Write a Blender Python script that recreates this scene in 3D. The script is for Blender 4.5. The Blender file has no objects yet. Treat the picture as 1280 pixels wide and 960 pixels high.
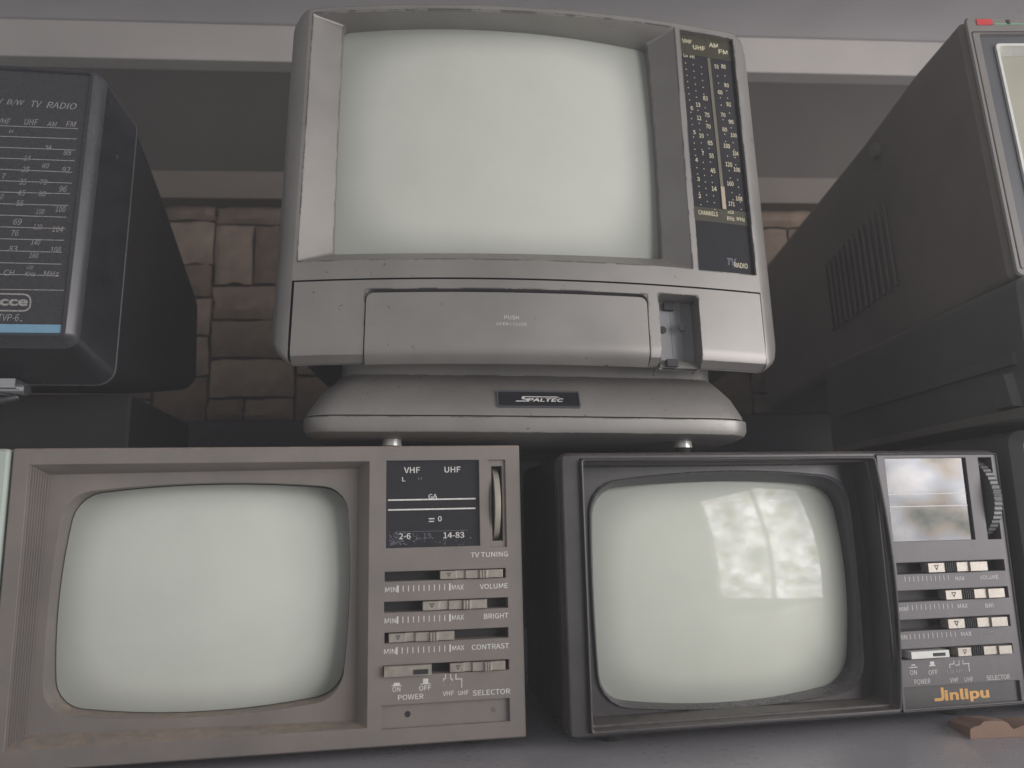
import bpy, bmesh, math, random
from mathutils import Vector, Matrix
random.seed(7)
rad = math.radians
S = bpy.context.scene
COL = S.collection

# ------------------------------------------------------------------ camera
PITCH, ROLL, F = rad(10.096), rad(-1.309), 960.0      # F: focal length in photo pixels (1280 wide)
_fw = Vector((0, math.cos(PITCH), math.sin(PITCH)))
_up0 = Vector((0, -math.sin(PITCH), math.cos(PITCH)))
_rt0 = Vector((1, 0, 0))
_c, _s = math.cos(ROLL), math.sin(ROLL)
RT = _rt0 * _c + _up0 * _s
UP = _up0 * _c - _rt0 * _s
cam_d = bpy.data.cameras.new('camera')
cam_d.sensor_width = 36.0
cam_d.lens = 36.0 * F / 1280.0
cam_d.clip_start = 0.01
cam_d.clip_end = 50
cam_d.dof.use_dof = True
cam_d.dof.focus_distance = 0.375
cam_d.dof.aperture_fstop = 12.0
cam = bpy.data.objects.new('camera', cam_d)
COL.objects.link(cam)
cam.matrix_world = Matrix(((RT.x, UP.x, -_fw.x, 0), (RT.y, UP.y, -_fw.y, 0), (RT.z, UP.z, -_fw.z, 0), (0, 0, 0, 1)))
S.camera = cam

# ------------------------------------------------------------------ light
w = bpy.data.worlds.new('World')
S.world = w
w.use_nodes = True
w.node_tree.nodes['Background'].inputs[0].default_value = (0.985, 0.985, 1.0, 1)
w.node_tree.nodes['Background'].inputs[1].default_value = 0.38


def area(name, loc, target, sx, sy, power, color):
    l = bpy.data.lights.new(name, 'AREA')
    l.shape = 'RECTANGLE'
    l.size, l.size_y = sx, sy
    l.energy = power
    l.color = color
    o = bpy.data.objects.new(name, l)
    COL.objects.link(o)
    o.location = loc
    o.rotation_euler = (Vector(target) - Vector(loc)).to_track_quat('-Z', 'Y').to_euler()
    return o


TGT = (0.05, 0.36, 0.06)
# the bright shop window behind and to the right of the camera; what is seen through it is uneven
win = area('shop_window_light', (1.40, -0.56, 0.20), TGT, 1.30, 0.95, 21.5, (1.0, 0.975, 0.985))
win.data.use_nodes = True
_N, _L = win.data.node_tree.nodes, win.data.node_tree.links
def _nd(kind, **kw):
    n = _N.new(kind)
    for k_, v_ in kw.items():
        setattr(n, k_, v_)
    return n


def _m(op, a, b_=None):
    n = _nd('ShaderNodeMath', operation=op)
    for i_, v_ in enumerate((a, b_)):
        if isinstance(v_, (int, float)):
            n.inputs[i_].default_value = v_
        elif v_ is not None:
            _L.new(v_, n.inputs[i_])
    return n.outputs[0]


_g = _nd('ShaderNodeNewGeometry')
_sp = _nd('ShaderNodeSeparateXYZ')
_L.new(_g.outputs['Parametric'], _sp.inputs[0])
_n = _nd('ShaderNodeTexNoise')
_n.inputs['Scale'].default_value = 9.0
_n.inputs['Detail'].default_value = 3.0
_L.new(_g.outputs['Parametric'], _n.inputs['Vector'])
_n2 = _nd('ShaderNodeTexNoise')
_n2.inputs['Scale'].default_value = 4.0
_L.new(_g.outputs['Parametric'], _n2.inputs['Vector'])
# panes with bars between them; trees and house fronts seen through
_pane = _m('GREATER_THAN', _m('FRACT', _m('MULTIPLY', _sp.outputs[0], 3.0)), 0.09)
_cr = _nd('ShaderNodeValToRGB')
_e = _cr.color_ramp.elements
_e[0].position, _e[0].color = 0.30, (0.20, 0.22, 0.18, 1)
_e[1].position, _e[1].color = 0.58, (2.1, 2.05, 2.0, 1)
for p_, c_ in ((0.38, (0.52, 0.56, 0.48, 1)), (0.44, (1.25, 1.02, 0.80, 1)), (0.50, (1.12, 1.25, 1.42, 1))):
    _x = _e.new(p_)
    _x.color = c_
_L.new(_n.outputs['Fac'], _cr.inputs[0])
_big = _nd('ShaderNodeMapRange')
_big.inputs['From Min'].default_value = 0.35
_big.inputs['From Max'].default_value = 0.65
_big.inputs['To Min'].default_value = 0.55
_big.inputs['To Max'].default_value = 1.6
_L.new(_n2.outputs['Fac'], _big.inputs['Value'])
_em = _N['Emission']
_L.new(_cr.outputs[0], _em.inputs['Color'])
_L.new(_m('MULTIPLY', _big.outputs[0], _m('ADD', _m('MULTIPLY', _pane, 0.85), 0.15)), _em.inputs['Strength'])

S.view_settings.view_transform = 'Standard'
S.view_settings.look = 'None'
S.view_settings.gamma = 1.0
S.view_settings.exposure = 0.0
S.render.engine = 'CYCLES'


# ------------------------------------------------------------------ materials
def lin(c):
    return tuple((v / 255 / 12.92 if v / 255 <= 0.04045 else ((v / 255 + 0.055) / 1.055) ** 2.4) for v in c) + (1.0,)


def plastic(name, rgb, rough=0.5, metallic=0.0, var=0.12, scale=60, dust=0.0, dust_rgb=(150, 138, 125), bevel=0.0005,
            wear=0.0, wear_rgb=(45, 44, 44), coat=0.0, bump=0.03, bump_scale=900, spec=0.5, streak=0.0):
    m = bpy.data.materials.new(name)
    m.use_nodes = True
    N, L = m.node_tree.nodes, m.node_tree.links
    b = N['Principled BSDF']
    tc = N.new('ShaderNodeTexCoord')

    def noise(sc, det=4, rough_=0.55, vec=None):
        n = N.new('ShaderNodeTexNoise')
        n.inputs['Scale'].default_value = sc
        n.inputs['Detail'].default_value = det
        n.inputs['Roughness'].default_value = rough_
        L.new(vec or tc.outputs['Object'], n.inputs['Vector'])
        return n

    def ramp(src, a, c):
        r = N.new('ShaderNodeMapRange')
        r.inputs['From Min'].default_value = a
        r.inputs['From Max'].default_value = c
        L.new(src, r.inputs['Value'])
        return r.outputs[0]

    def math_(op, a, c):
        n = N.new('ShaderNodeMath')
        n.operation = op
        for i, v in enumerate((a, c)):
            if isinstance(v, (int, float)):
                n.inputs[i].default_value = v
            else:
                L.new(v, n.inputs[i])
        return n.outputs[0]

    def mix(f, a, c):
        n = N.new('ShaderNodeMix')
        n.data_type = 'RGBA'
        for i, v in ((0, f), (6, a), (7, c)):
            if isinstance(v, (int, float)):
                n.inputs[i].default_value = v
            elif isinstance(v, tuple):
                n.inputs[i].default_value = v
            else:
                L.new(v, n.inputs[i])
        return n.outputs[2]
    base = lin(rgb)
    lo = tuple(v * (1 - var) for v in base[:3]) + (1,)
    hi = tuple(v * (1 + var) for v in base[:3]) + (1,)
    n1 = noise(scale)
    col = mix(ramp(n1.outputs[0], 0.3, 0.7), lo, hi)
    rgh = math_('ADD', math_('MULTIPLY', n1.outputs[0], 0.16), rough - 0.08)
    geo = N.new('ShaderNodeNewGeometry')
    normal = None
    if bevel:
        bv = N.new('ShaderNodeBevel')
        bv.samples = 4
        bv.inputs['Radius'].default_value = bevel
        normal = bv.outputs[0]
    if streak:
        mp = N.new('ShaderNodeMapping')
        mp.inputs['Scale'].default_value = (1, 1, 0.12)
        L.new(tc.outputs['Object'], mp.inputs[0])
        ns = noise(160, 3, 0.6, mp.outputs[0])
        col = mix(math_('MULTIPLY', ramp(ns.outputs[0], 0.52, 0.75), streak), col, lin(dust_rgb))
    if dust:
        sx = N.new('ShaderNodeSeparateXYZ')
        L.new(geo.outputs['Normal'], sx.inputs[0])
        up = ramp(sx.outputs['Z'], 0.05, 0.8)
        nd = noise(220, 6, 0.7)
        speck = ramp(nd.outputs[0], 0.35, 0.6)
        film = math_('MULTIPLY', ramp(noise(38, 5, 0.65).outputs[0], 0.4, 0.75), 0.35)
        dm = math_('MULTIPLY', math_('ADD', math_('MULTIPLY', up, speck), film), dust)
        dm = math_('MINIMUM', dm, 1.0)
        col = mix(dm, col, lin(dust_rgb))
        rgh = math_('ADD', rgh, math_('MULTIPLY', dm, 0.4))
    if wear:
        dt = N.new('ShaderNodeVectorMath')
        dt.operation = 'DOT_PRODUCT'
        bw = N.new('ShaderNodeBevel')
        bw.samples = 6
        bw.inputs['Radius'].default_value = 0.0016
        L.new(bw.outputs[0], dt.inputs[0])
        L.new(geo.outputs['Normal'], dt.inputs[1])
        edge = ramp(dt.outputs['Value'], 0.985, 0.90)
        nw = noise(75, 6, 0.72)
        chips = math_('MULTIPLY', edge, ramp(nw.outputs[0], 0.46, 0.53))
        ns = noise(330, 2, 0.5)
        spots = math_('MULTIPLY', ramp(ns.outputs[0], 0.715, 0.745), ramp(noise(22).outputs[0], 0.5, 0.62))
        wm = math_('MULTIPLY', math_('MINIMUM', math_('ADD', chips, spots), 1.0), wear)
        col = mix(wm, col, lin(wear_rgb))
        if metallic:
            L.new(math_('MULTIPLY', math_('SUBTRACT', 1.0, wm), metallic), b.inputs['Metallic'])
    elif metallic:
        b.inputs['Metallic'].default_value = metallic
    L.new(col, b.inputs['Base Color'])
    L.new(rgh, b.inputs['Roughness'])
    b.inputs['Specular IOR Level'].default_value = spec
    b.inputs['Coat Weight'].default_value = coat
    b.inputs['Coat Roughness'].default_value = 0.04
    if bump:
        bm_ = N.new('ShaderNodeBump')
        bm_.inputs['Strength'].default_value = bump
        bm_.inputs['Distance'].default_value = 0.0004
        L.new(noise(bump_scale, 3, 0.6).outputs[0], bm_.inputs['Height'])
        if normal:
            L.new(normal, bm_.inputs['Normal'])
        normal = bm_.outputs[0]
    if normal:
        L.new(normal, b.inputs['Normal'])
    return m


def plain(name, rgb, rough=0.5, metallic=0.0, spec=0.5, coat=0.0, var=0.06, scale=300):
    return plastic(name, rgb, rough, metallic, var, scale, bevel=0, bump=0, spec=spec, coat=coat)


def crt(name, rgb, var=0.02):
    m = plastic(name, rgb, 0.55, 0, var, 30, bevel=0, bump=0, spec=0.3, dust=0.22, dust_rgb=(150, 148, 140))
    N, L = m.node_tree.nodes, m.node_tree.links
    b = N['Principled BSDF']
    b.inputs['Coat Weight'].default_value = 0.55
    b.inputs['Coat Roughness'].default_value = 0.04
    b.inputs['Coat IOR'].default_value = 1.5
    # edge shade painted into the screen colour, along with the phosphor's dark border
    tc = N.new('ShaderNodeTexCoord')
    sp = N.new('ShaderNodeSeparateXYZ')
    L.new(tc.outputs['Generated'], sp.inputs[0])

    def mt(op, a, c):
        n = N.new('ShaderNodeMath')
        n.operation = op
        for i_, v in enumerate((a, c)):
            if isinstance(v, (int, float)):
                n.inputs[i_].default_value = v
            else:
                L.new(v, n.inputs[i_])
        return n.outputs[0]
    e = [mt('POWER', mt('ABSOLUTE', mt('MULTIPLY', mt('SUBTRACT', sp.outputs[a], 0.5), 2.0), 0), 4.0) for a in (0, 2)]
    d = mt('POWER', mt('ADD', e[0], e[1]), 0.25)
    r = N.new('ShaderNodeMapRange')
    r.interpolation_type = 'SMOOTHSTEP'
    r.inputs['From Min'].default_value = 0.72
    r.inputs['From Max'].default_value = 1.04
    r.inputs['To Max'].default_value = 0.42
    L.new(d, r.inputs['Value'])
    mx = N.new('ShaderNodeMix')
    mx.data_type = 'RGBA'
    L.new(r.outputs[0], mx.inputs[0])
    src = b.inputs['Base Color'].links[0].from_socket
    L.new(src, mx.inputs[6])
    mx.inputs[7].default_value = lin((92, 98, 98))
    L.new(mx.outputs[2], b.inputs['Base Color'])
    return m


M = dict(
    taupe=plastic('taupe_plastic', (120, 114, 110), 0.52, var=0.08, scale=24, dust=0.8, dust_rgb=(158, 141, 126), bump=0.12, bump_scale=1400),
    silver=plastic('silver_paint', (144, 141, 137), 0.40, 0.4, var=0.10, scale=26, wear=1.0, wear_rgb=(58, 56, 55), bump=0.03, dust=0.22, dust_rgb=(120, 112, 105)),
    silver_dark=plastic('grey_inner_plastic', (135, 135, 137), 0.55, var=0.05),
    charcoal=plastic('charcoal_plastic', (54, 53, 54), 0.36, var=0.08, dust=0.5, dust_rgb=(118, 106, 98), bump=0.03, bevel=0.0007),
    charcoal_gloss=plastic('charcoal_gloss', (66, 66, 70), 0.22, var=0.06, dust=0.25, dust_rgb=(118, 106, 98), bump=0.0, bevel=0.0006),
    charcoal_panel=plastic('charcoal_panel', (88, 85, 87), 0.42, var=0.08, dust=0.35, dust_rgb=(130, 120, 118), streak=0.2),
    black=plastic('black_plastic', (30, 30, 33), 0.30, var=0.15, dust=0.12, dust_rgb=(110, 108, 106), wear=0.5, wear_rgb=(150, 150, 150)),
    black_matte=plastic('black_matte_plastic', (26, 25, 26), 0.6, var=0.15, dust=0.12, dust_rgb=(80, 76, 72)),
    black_rim=plastic('black_rim_plastic', (62, 62, 66), 0.28, var=0.08),
    slate=plain('slate_dial', (52, 51, 55), 0.28),
    dial=plain('dark_dial', (40, 39, 43), 0.07, spec=0.5),
    dial_glass=plain('dial_cover', (46, 46, 46), 0.07, spec=0.5, coat=0.5),
    dial_olive=plain('olive_dial', (62, 60, 46), 0.3),
    slot=plain('slot_black', (34, 33, 36), 0.6),
    knob=plastic('chromed_slider', (160, 153, 143), 0.34, 0.35, var=0.14, scale=350, dust=0.35, dust_rgb=(120, 110, 98), bevel=0.0003),
    knob_dim=plastic('dull_slider', (112, 105, 98), 0.5, 0.1, var=0.1, scale=350),
    wheel=plastic('tuning_wheel', (168, 164, 150), 0.4, 0.2, var=0.1, scale=250),
    wheel_dark=plastic('dark_wheel', (92, 94, 92), 0.4, 0.1, var=0.1),
    white=plain('white_print', (214, 212, 208), 0.6, var=0.15, scale=700),
    white_faint=plain('worn_print', (150, 148, 146), 0.6, var=0.3, scale=900),
    faint=plain('faded_print', (92, 94, 104), 0.6, var=0.3, scale=900),
    cream=plain('cream_print', (206, 198, 170), 0.6, var=0.15, scale=900),
    needle=plain('needle_cream', (176, 160, 138), 0.5),
    rail=plain('needle_rail', (104, 100, 84), 0.5),
    gold=plain('gold_print', (190, 146, 84), 0.4, 0.3),
    blue=plain('blue_stripe', (118, 158, 182), 0.4),
    red=plain('red_badge', (198, 60, 62), 0.4),
    green=plain('green_line', (120, 160, 130), 0.4),
    trim=plain('white_trim', (214, 214, 208), 0.35),
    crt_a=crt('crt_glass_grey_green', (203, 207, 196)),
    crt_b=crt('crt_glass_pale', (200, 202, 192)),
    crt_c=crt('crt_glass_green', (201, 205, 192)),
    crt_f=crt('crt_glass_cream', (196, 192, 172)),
    dark_grey=plastic('dark_grey_casing', (116, 111, 104), 0.5, var=0.14, scale=20, dust=0.3, dust_rgb=(130, 120, 110), bump=0.2, bump_scale=1200),
    grey_frame=plastic('grey_frame_plastic', (122, 118, 114), 0.45, var=0.05),
    slate_frame=plastic('slate_frame_plastic', (84, 86, 90), 0.4, var=0.05),
    green_grey=plastic('green_grey_casing', (92, 94, 91), 0.45, var=0.14, scale=18, dust=0.25, dust_rgb=(120, 114, 106)),
    pale=plastic('pale_green_grey_plastic', (176, 186, 178), 0.5, var=0.05, dust=0.3),
    chrome=plain('chrome', (190, 190, 192), 0.18, 0.9),
    rubber=plain('foot_rubber', (30, 30, 30), 0.8),
    foot=plain('foot_cap', (200, 200, 196), 0.3, 0.4),
    shelf=plastic('shelf_board', (158, 156, 162), 0.25, var=0.08, scale=18, dust=0.25, dust_rgb=(140, 134, 132), bump=0.0, bevel=0.001),
    soffit=plastic('soffit_paint', (200, 198, 200), 0.30, var=0.12, scale=5, bump=0.02, bump_scale=150, bevel=0.001),
    beam=plastic('beam_paint', (184, 179, 175), 0.5, var=0.14, scale=6, bump=0.05, bump_scale=120, bevel=0.002),
    panel=plastic('dark_panel', (64, 60, 55), 0.6, var=0.2, scale=6, bump=0.05, bump_scale=200),
    ledge=plastic('ledge_paint', (108, 100, 92), 0.6, var=0.08, scale=14, bump=0.05, bump_scale=150, bevel=0.002),
    mortar=plastic('mortar', (86, 76, 67), 0.9, var=0.2, scale=90, bevel=0),
    board=plastic('dark_board', (44, 44, 46), 0.4, var=0.1, scale=20),
    card=plastic('cardboard', (140, 114, 98), 0.8, var=0.1, scale=70, bump=0.1),
)
STONE = [plastic('stone_facing', c, 0.85, var=0.22, scale=70, bump=0.4, bump_scale=120, bevel=0.002)
         for c in ((124, 108, 93), (112, 98, 86), (132, 116, 102), (108, 92, 78))]


# ------------------------------------------------------------------ building helpers
def ray(px, py):
    return _fw + RT * ((px - 640) / F) - UP * ((py - 480) / F)


class Frame:
    """A local frame on a set's front: x right, y into the set, z up.  warp(x) bows the front."""
    def __init__(s, origin, yaw=0.0, tilt=0.0, roll=0.0, warp=None):
        a, t, r = rad(yaw), rad(tilt), rad(roll)
        u = Vector((math.cos(a), math.sin(a), 0))
        n = Vector((-math.sin(a), math.cos(a), 0))
        v = Vector((0, 0, 1)) * math.cos(t) + n * math.sin(t)
        u2 = u * math.cos(r) - v * math.sin(r)
        v2 = v * math.cos(r) + u * math.sin(r)
        n2 = v2.cross(u2)
        o = Vector(origin)
        s.m = Matrix(((u2.x, n2.x, v2.x, o.x), (u2.y, n2.y, v2.y, o.y), (u2.z, n2.z, v2.z, o.z), (0, 0, 0, 1)))
        s.inv = s.m.inverted()
        s.warp = warp or (lambda x: 0.0)

    def at(s, px, py, y=0.0):
        o = s.inv @ Vector((0, 0, 0))
        d = s.inv.to_3x3() @ ray(px, py)
        yy = y
        for _ in range(6):
            t = (yy - o.y) / d.y
            p = o + d * t
            yy = y + s.warp(p.x)
        return (p.x, p.z)

    def quad(s, pts, y=0.0):
        return [s.at(p[0], p[1], y) for p in pts]

    def rect(s, pts, y=0.0):
        q = s.quad(pts, y)
        x0 = (q[0][0] + q[3][0]) / 2; x1 = (q[1][0] + q[2][0]) / 2
        z1 = (q[0][1] + q[1][1]) / 2; z0 = (q[2][1] + q[3][1]) / 2
        return (x0, x1, z0, z1)

    def box4(s, x0, y0, x1, y1, y=0.0):
        return s.rect([(x0, y0), (x1, y0), (x1, y1), (x0, y1)], y)


def q_of(r, grow=0.0):
    x0, x1, z0, z1 = r
    return [(x0 - grow, z1 + grow), (x1 + grow, z1 + grow), (x1 + grow, z0 - grow), (x0 - grow, z0 - grow)]


def loop(quad, r=0.0, bulge=(0, 0, 0, 0), y=0.0, m=10, k=5):
    """Closed loop through a quad TL,TR,BR,BL with rounded corners and bulging sides (top,right,bottom,left)."""
    P = [Vector(p) for p in quad]
    c = sum(P, Vector((0, 0))) / 4
    pts = []

    def side(i, t):
        a, b_ = P[i], P[(i + 1) % 4]
        d = b_ - a
        n = Vector((-d.y, d.x)).normalized()
        mid = (a + b_) / 2
        if n.dot(mid - c) < 0:
            n = -n
        return a + d * t + n * (bulge[i] * (1 - (2 * t - 1) ** 2))
    for i in range(4):
        ln = (P[(i + 1) % 4] - P[i]).length
        e = min(0.45, max(r, 1e-6) / ln)
        for j in range(m):
            pts.append(side(i, e + (1 - 2 * e) * j / (m - 1)))
        ni = (i + 1) % 4
        a = side(i, 1 - e)
        ln2 = (P[(ni + 1) % 4] - P[ni]).length
        b_ = side(ni, min(0.45, max(r, 1e-6) / ln2))
        cr = P[ni]
        for j in range(1, k):
            t = j / k
            # blend of a conic through the corner
            wgt = 0.78
            den = (1 - t) ** 2 + 2 * t * (1 - t) * wgt + t * t
            pts.append((a * (1 - t) ** 2 + cr * (2 * t * (1 - t) * wgt) + b_ * t * t) / den)
    return [(p.x, y, p.y) for p in pts]


class MB:
    def __init__(s):
        s.v, s.f = [], []

    def add(s, vs, fs):
        o = len(s.v)
        s.v += [tuple(v) for v in vs]
        s.f += [tuple(i + o for i in f) for f in fs]
        return s

    def loft(s, loops, cap0=False, cap1=False):
        n = len(loops[0])
        vs = [p for l in loops for p in l]
        fs = []
        for a in range(len(loops) - 1):
            for i in range(n):
                j = (i + 1) % n
                fs.append((a * n + i, a * n + j, (a + 1) * n + j, (a + 1) * n + i))
        s.add(vs, fs)
        if cap0:
            s.add(loops[0], [tuple(range(n))])
        if cap1:
            s.add(loops[-1], [tuple(range(n))])
        return s

    def dome(s, lp, rise, steps=9):
        n = len(lp)
        cx = sum(p[0] for p in lp) / n; cz = sum(p[2] for p in lp) / n
        y0 = lp[0][1]
        hx = (max(p[0] for p in lp) - min(p[0] for p in lp)) / 2
        hz = (max(p[2] for p in lp) - min(p[2] for p in lp)) / 2
        loops = []
        for a in range(steps):
            k = 1 - a / steps
            loops.append([(cx + (p[0] - cx) * k, p[1] - rise * (1 - k * k * (((p[0] - cx) / hx) ** 2 + ((p[2] - cz) / hz) ** 2) / 2), cz + (p[2] - cz) * k) for p in lp])
        s.loft(loops)
        base = len(s.v)
        s.v.append((cx, y0 - rise, cz))
        o = base - n
        for i in range(n):
            s.f.append((o + i, o + (i + 1) % n, base))
        return s

    def box(s, x0, x1, y0, y1, z0, z1):
        vs = [(x, y, z) for x in (x0, x1) for y in (y0, y1) for z in (z0, z1)]
        fs = [(0, 1, 3, 2), (4, 6, 7, 5), (0, 4, 5, 1), (2, 3, 7, 6), (0, 2, 6, 4), (1, 5, 7, 3)]
        return s.add(vs, fs)

    def plate(s, outer, holes, y=0.0, depths=0.006, nx=1, surf=None):
        """Flat front (x0,x1,z0,z1) with rectangular holes whose walls run back; surf(x,z)->extra y."""
        xs = {outer[0], outer[1]}; zs = {outer[2], outer[3]}
        for h in holes:
            xs |= {min(max(h[0], outer[0]), outer[1]), min(max(h[1], outer[0]), outer[1])}
            zs |= {min(max(h[2], outer[2]), outer[3]), min(max(h[3], outer[2]), outer[3])}
        if nx > 1:
            xs |= {outer[0] + (outer[1] - outer[0]) * i / nx for i in range(nx + 1)}
            zs |= {outer[2] + (outer[3] - outer[2]) * i / 14 for i in range(15)}

        def uniq(v):
            o = []
            for a in sorted(v):
                if not o or a - o[-1] > 1e-5:
                    o.append(a)
            return o
        xs, zs = uniq(xs), uniq(zs)
        sf = surf or (lambda x, z: 0.0)
        idx = {}
        vs, fs = [], []

        def vid(x, z, d=0):
            key = (round(x, 6), round(z, 6), d)
            if key not in idx:
                idx[key] = len(vs)
                vs.append((x, y + sf(x, z) + d, z))
            return idx[key]
        def inside(x, z):
            for i, h in enumerate(holes):
                if h[0] < x < h[1] and h[2] < z < h[3]:
                    return i
            return -1
        cell = {}
        for i in range(len(xs) - 1):
            for j in range(len(zs) - 1):
                cell[i, j] = inside((xs[i] + xs[i + 1]) / 2, (zs[j] + zs[j + 1]) / 2)
        for (i, j), h in cell.items():
            x0, x1, z0, z1 = xs[i], xs[i + 1], zs[j], zs[j + 1]
            if h < 0:
                fs.append((vid(x0, z0), vid(x1, z0), vid(x1, z1), vid(x0, z1)))
            else:
                d = depths[h] if isinstance(depths, (list, tuple)) else depths
                for di, dj, a, b_ in ((-1, 0, (x0, z0), (x0, z1)), (1, 0, (x1, z0), (x1, z1)), (0, -1, (x0, z0), (x1, z0)), (0, 1, (x0, z1), (x1, z1))):
                    if cell.get((i + di, j + dj), 0 if not (0 <= i + di < len(xs) - 1 and 0 <= j + dj < len(zs) - 1) else -1) < 0:
                        fs.append((vid(*a), vid(*b_), vid(*b_, d), vid(*a, d)))
        return s.add(vs, fs)

    def cyl(s, c, axis, r, h, n=20, r2=None):
        r2 = r if r2 is None else r2
        ax = Vector(axis).normalized()
        t = ax.orthogonal().normalized()
        b_ = ax.cross(t)
        c = Vector(c)
        l0 = [c + (t * math.cos(2 * math.pi * i / n) + b_ * math.sin(2 * math.pi * i / n)) * r for i in range(n)]
        l1 = [c + ax * h + (t * math.cos(2 * math.pi * i / n) + b_ * math.sin(2 * math.pi * i / n)) * r2 for i in range(n)]
        return s.loft([l0, l1], True, True)

    def tube(s, pts, r, n=10):
        pts = [Vector(p) for p in pts]
        loops = []
        ref = Vector((0.13, 0.31, 0.94)).normalized()
        for i, p in enumerate(pts):
            d = (pts[min(i + 1, len(pts) - 1)] - pts[max(i - 1, 0)]).normalized()
            t = d.cross(ref).normalized()
            b_ = d.cross(t)
            loops.append([p + (t * math.cos(2 * math.pi * k / n) + b_ * math.sin(2 * math.pi * k / n)) * r for k in range(n)])
        return s.loft(loops, True, True)

    def sweep_x(s, prof, x0, x1, n=2):
        """Closed (y,z) profile extruded along x."""
        loops = []
        for i in range(n):
            x = x0 + (x1 - x0) * i / (n - 1)
            loops.append([(x, p[0], p[1]) for p in prof])
        return s.loft(loops, True, True)

    def sweep_z(s, prof, z0, z1):
        """Closed (x,y) profile extruded along z."""
        return s.loft([[(p[0], p[1], z) for p in prof] for z in (z0, z1)], True, True)

    def build(s, name, mat, parent=None, frame=None, root=None, angle=32, warp=False):
        vs = s.v
        if frame is not None:
            if warp:
                vs = [(v[0], v[1] + frame.warp(v[0]), v[2]) for v in vs]
            mm = (root.inverted() @ frame.m) if root is not None else Matrix()
            vs = [tuple(mm @ Vector(v)) for v in vs]
        me = bpy.data.meshes.new(name)
        me.from_pydata([tuple(v) for v in vs], [], s.f)
        bm = bmesh.new()
        bm.from_mesh(me)
        bmesh.ops.remove_doubles(bm, verts=bm.verts, dist=1e-6)
        bmesh.ops.recalc_face_normals(bm, faces=bm.faces)
        bm.to_mesh(me)
        bm.free()
        me.shade_smooth()
        me.set_sharp_from_angle(angle=rad(angle))
        me.materials.append(mat)
        o = bpy.data.objects.new(name, me)
        COL.objects.link(o)
        if parent:
            o.parent = parent
        return o


def thing(name, label, cat, matrix, group=None):
    o = bpy.data.objects.new(name, None)
    o.empty_display_size = 0.02
    COL.objects.link(o)
    o.matrix_world = matrix
    o['label'] = label
    o['category'] = cat
    if group:
        o['group'] = group
    return o


def structure(o):
    o['kind'] = 'structure'
    return o


_text_cache = {}
FONT = None
try:        # the sans that ships with Blender; its built-in one otherwise
    FONT = bpy.data.fonts.load(bpy.utils.system_resource('DATAFILES', path='fonts') + '/Noto Sans CJK Regular.woff2')
except Exception:
    FONT = None


def text_shape(body, bold=0.0, shear=0.0):
    key = (body, bold, shear)
    if key not in _text_cache:
        c = bpy.data.curves.new('lettering', 'FONT')
        c.body = body
        c.size = 1
        if FONT:
            c.font = FONT
        c.resolution_u = 3
        c.offset = bold
        c.shear = shear
        c.fill_mode = 'FRONT'
        c.dimensions = '2D'
        o = bpy.data.objects.new('lettering', c)
        me = bpy.data.meshes.new_from_object(o)
        vs = [tuple(v.co) for v in me.vertices]
        fs = [tuple(p.vertices) for p in me.polygons]
        bpy.data.objects.remove(o)
        bpy.data.curves.remove(c)
        bpy.data.meshes.remove(me)
        x0 = min(v[0] for v in vs); x1 = max(v[0] for v in vs)
        y0 = min(v[1] for v in vs); y1 = max(v[1] for v in vs)
        _text_cache[key] = ([((v[0] - (x0 + x1) / 2) / (x1 - x0), (v[1] - (y0 + y1) / 2) / max(y1 - y0, 1e-6)) for v in vs], fs)
    return _text_cache[key]


def write(mb, fr, body, cx, cy, wpx, hpx, y=-0.00012, bold=0.004, shear=0.0, depth=0.0):
    """Flat print on a set's front: centre, width and height measured on the photograph."""
    vs, fs = text_shape(body, bold, shear)
    a = fr.at(cx, cy, depth); b1 = fr.at(cx - wpx / 2, cy, depth); b2 = fr.at(cx + wpx / 2, cy, depth)
    c1 = fr.at(cx, cy - hpx / 2, depth); c2 = fr.at(cx, cy + hpx / 2, depth)
    W, H = b2[0] - b1[0], c1[1] - c2[1]
    mb.add([(a[0] + v[0] * W, depth + y, a[1] + v[1] * H) for v in vs], fs)


def bar(mb, fr, x0, y0, x1, y1, y=-0.00012, depth=0.0):
    r = fr.box4(x0, y0, x1, y1, depth)
    mb.add([(r[0], depth + y, r[2]), (r[1], depth + y, r[2]), (r[1], depth + y, r[3]), (r[0], depth + y, r[3])], [(0, 1, 2, 3)])


def slider(mb, segs, z0, z1, yb=0.004):
    """segs: (x0, x1, height proud of the front). A stepped lever in its slot."""
    prof = [(segs[0][0], yb)]
    for x0, x1, h in segs:
        prof += [(x0 + 0.00015, -h), (x1 - 0.00015, -h)]
    prof.append((segs[-1][1], yb))
    return mb.sweep_z(prof, z0, z1)


def notch(mb, x, z, s, y):
    """The little arrow mark stamped on a lever."""
    o, t = s, s * 0.42
    mb.add([(x - o, y, z + o), (x + o, y, z + o), (x, y, z - o), (x - o + t, y, z + o - t * .7), (x + o - t, y, z + o - t * .7), (x, y, z - o + t * 1.5)],
           [(0, 1, 4, 3), (1, 2, 5, 4), (2, 0, 3, 5)])


# ------------------------------------------------------------------ the setting
SHELF_Z = -0.0975
TOP_A, TOP_C = 0.03447, 0.03009
m_ = MB().box(-0.9, 1.0, 0.20, 0.80, SHELF_Z - 0.02, SHELF_Z)
structure(m_.build('shelf', M['shelf']))

WF = Frame((0, 0.76, 0), yaw=4.4)          # back wall frame


def wz(py, y=0.0, px=300):
    return WF.at(px, py, y)[1]


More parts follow.
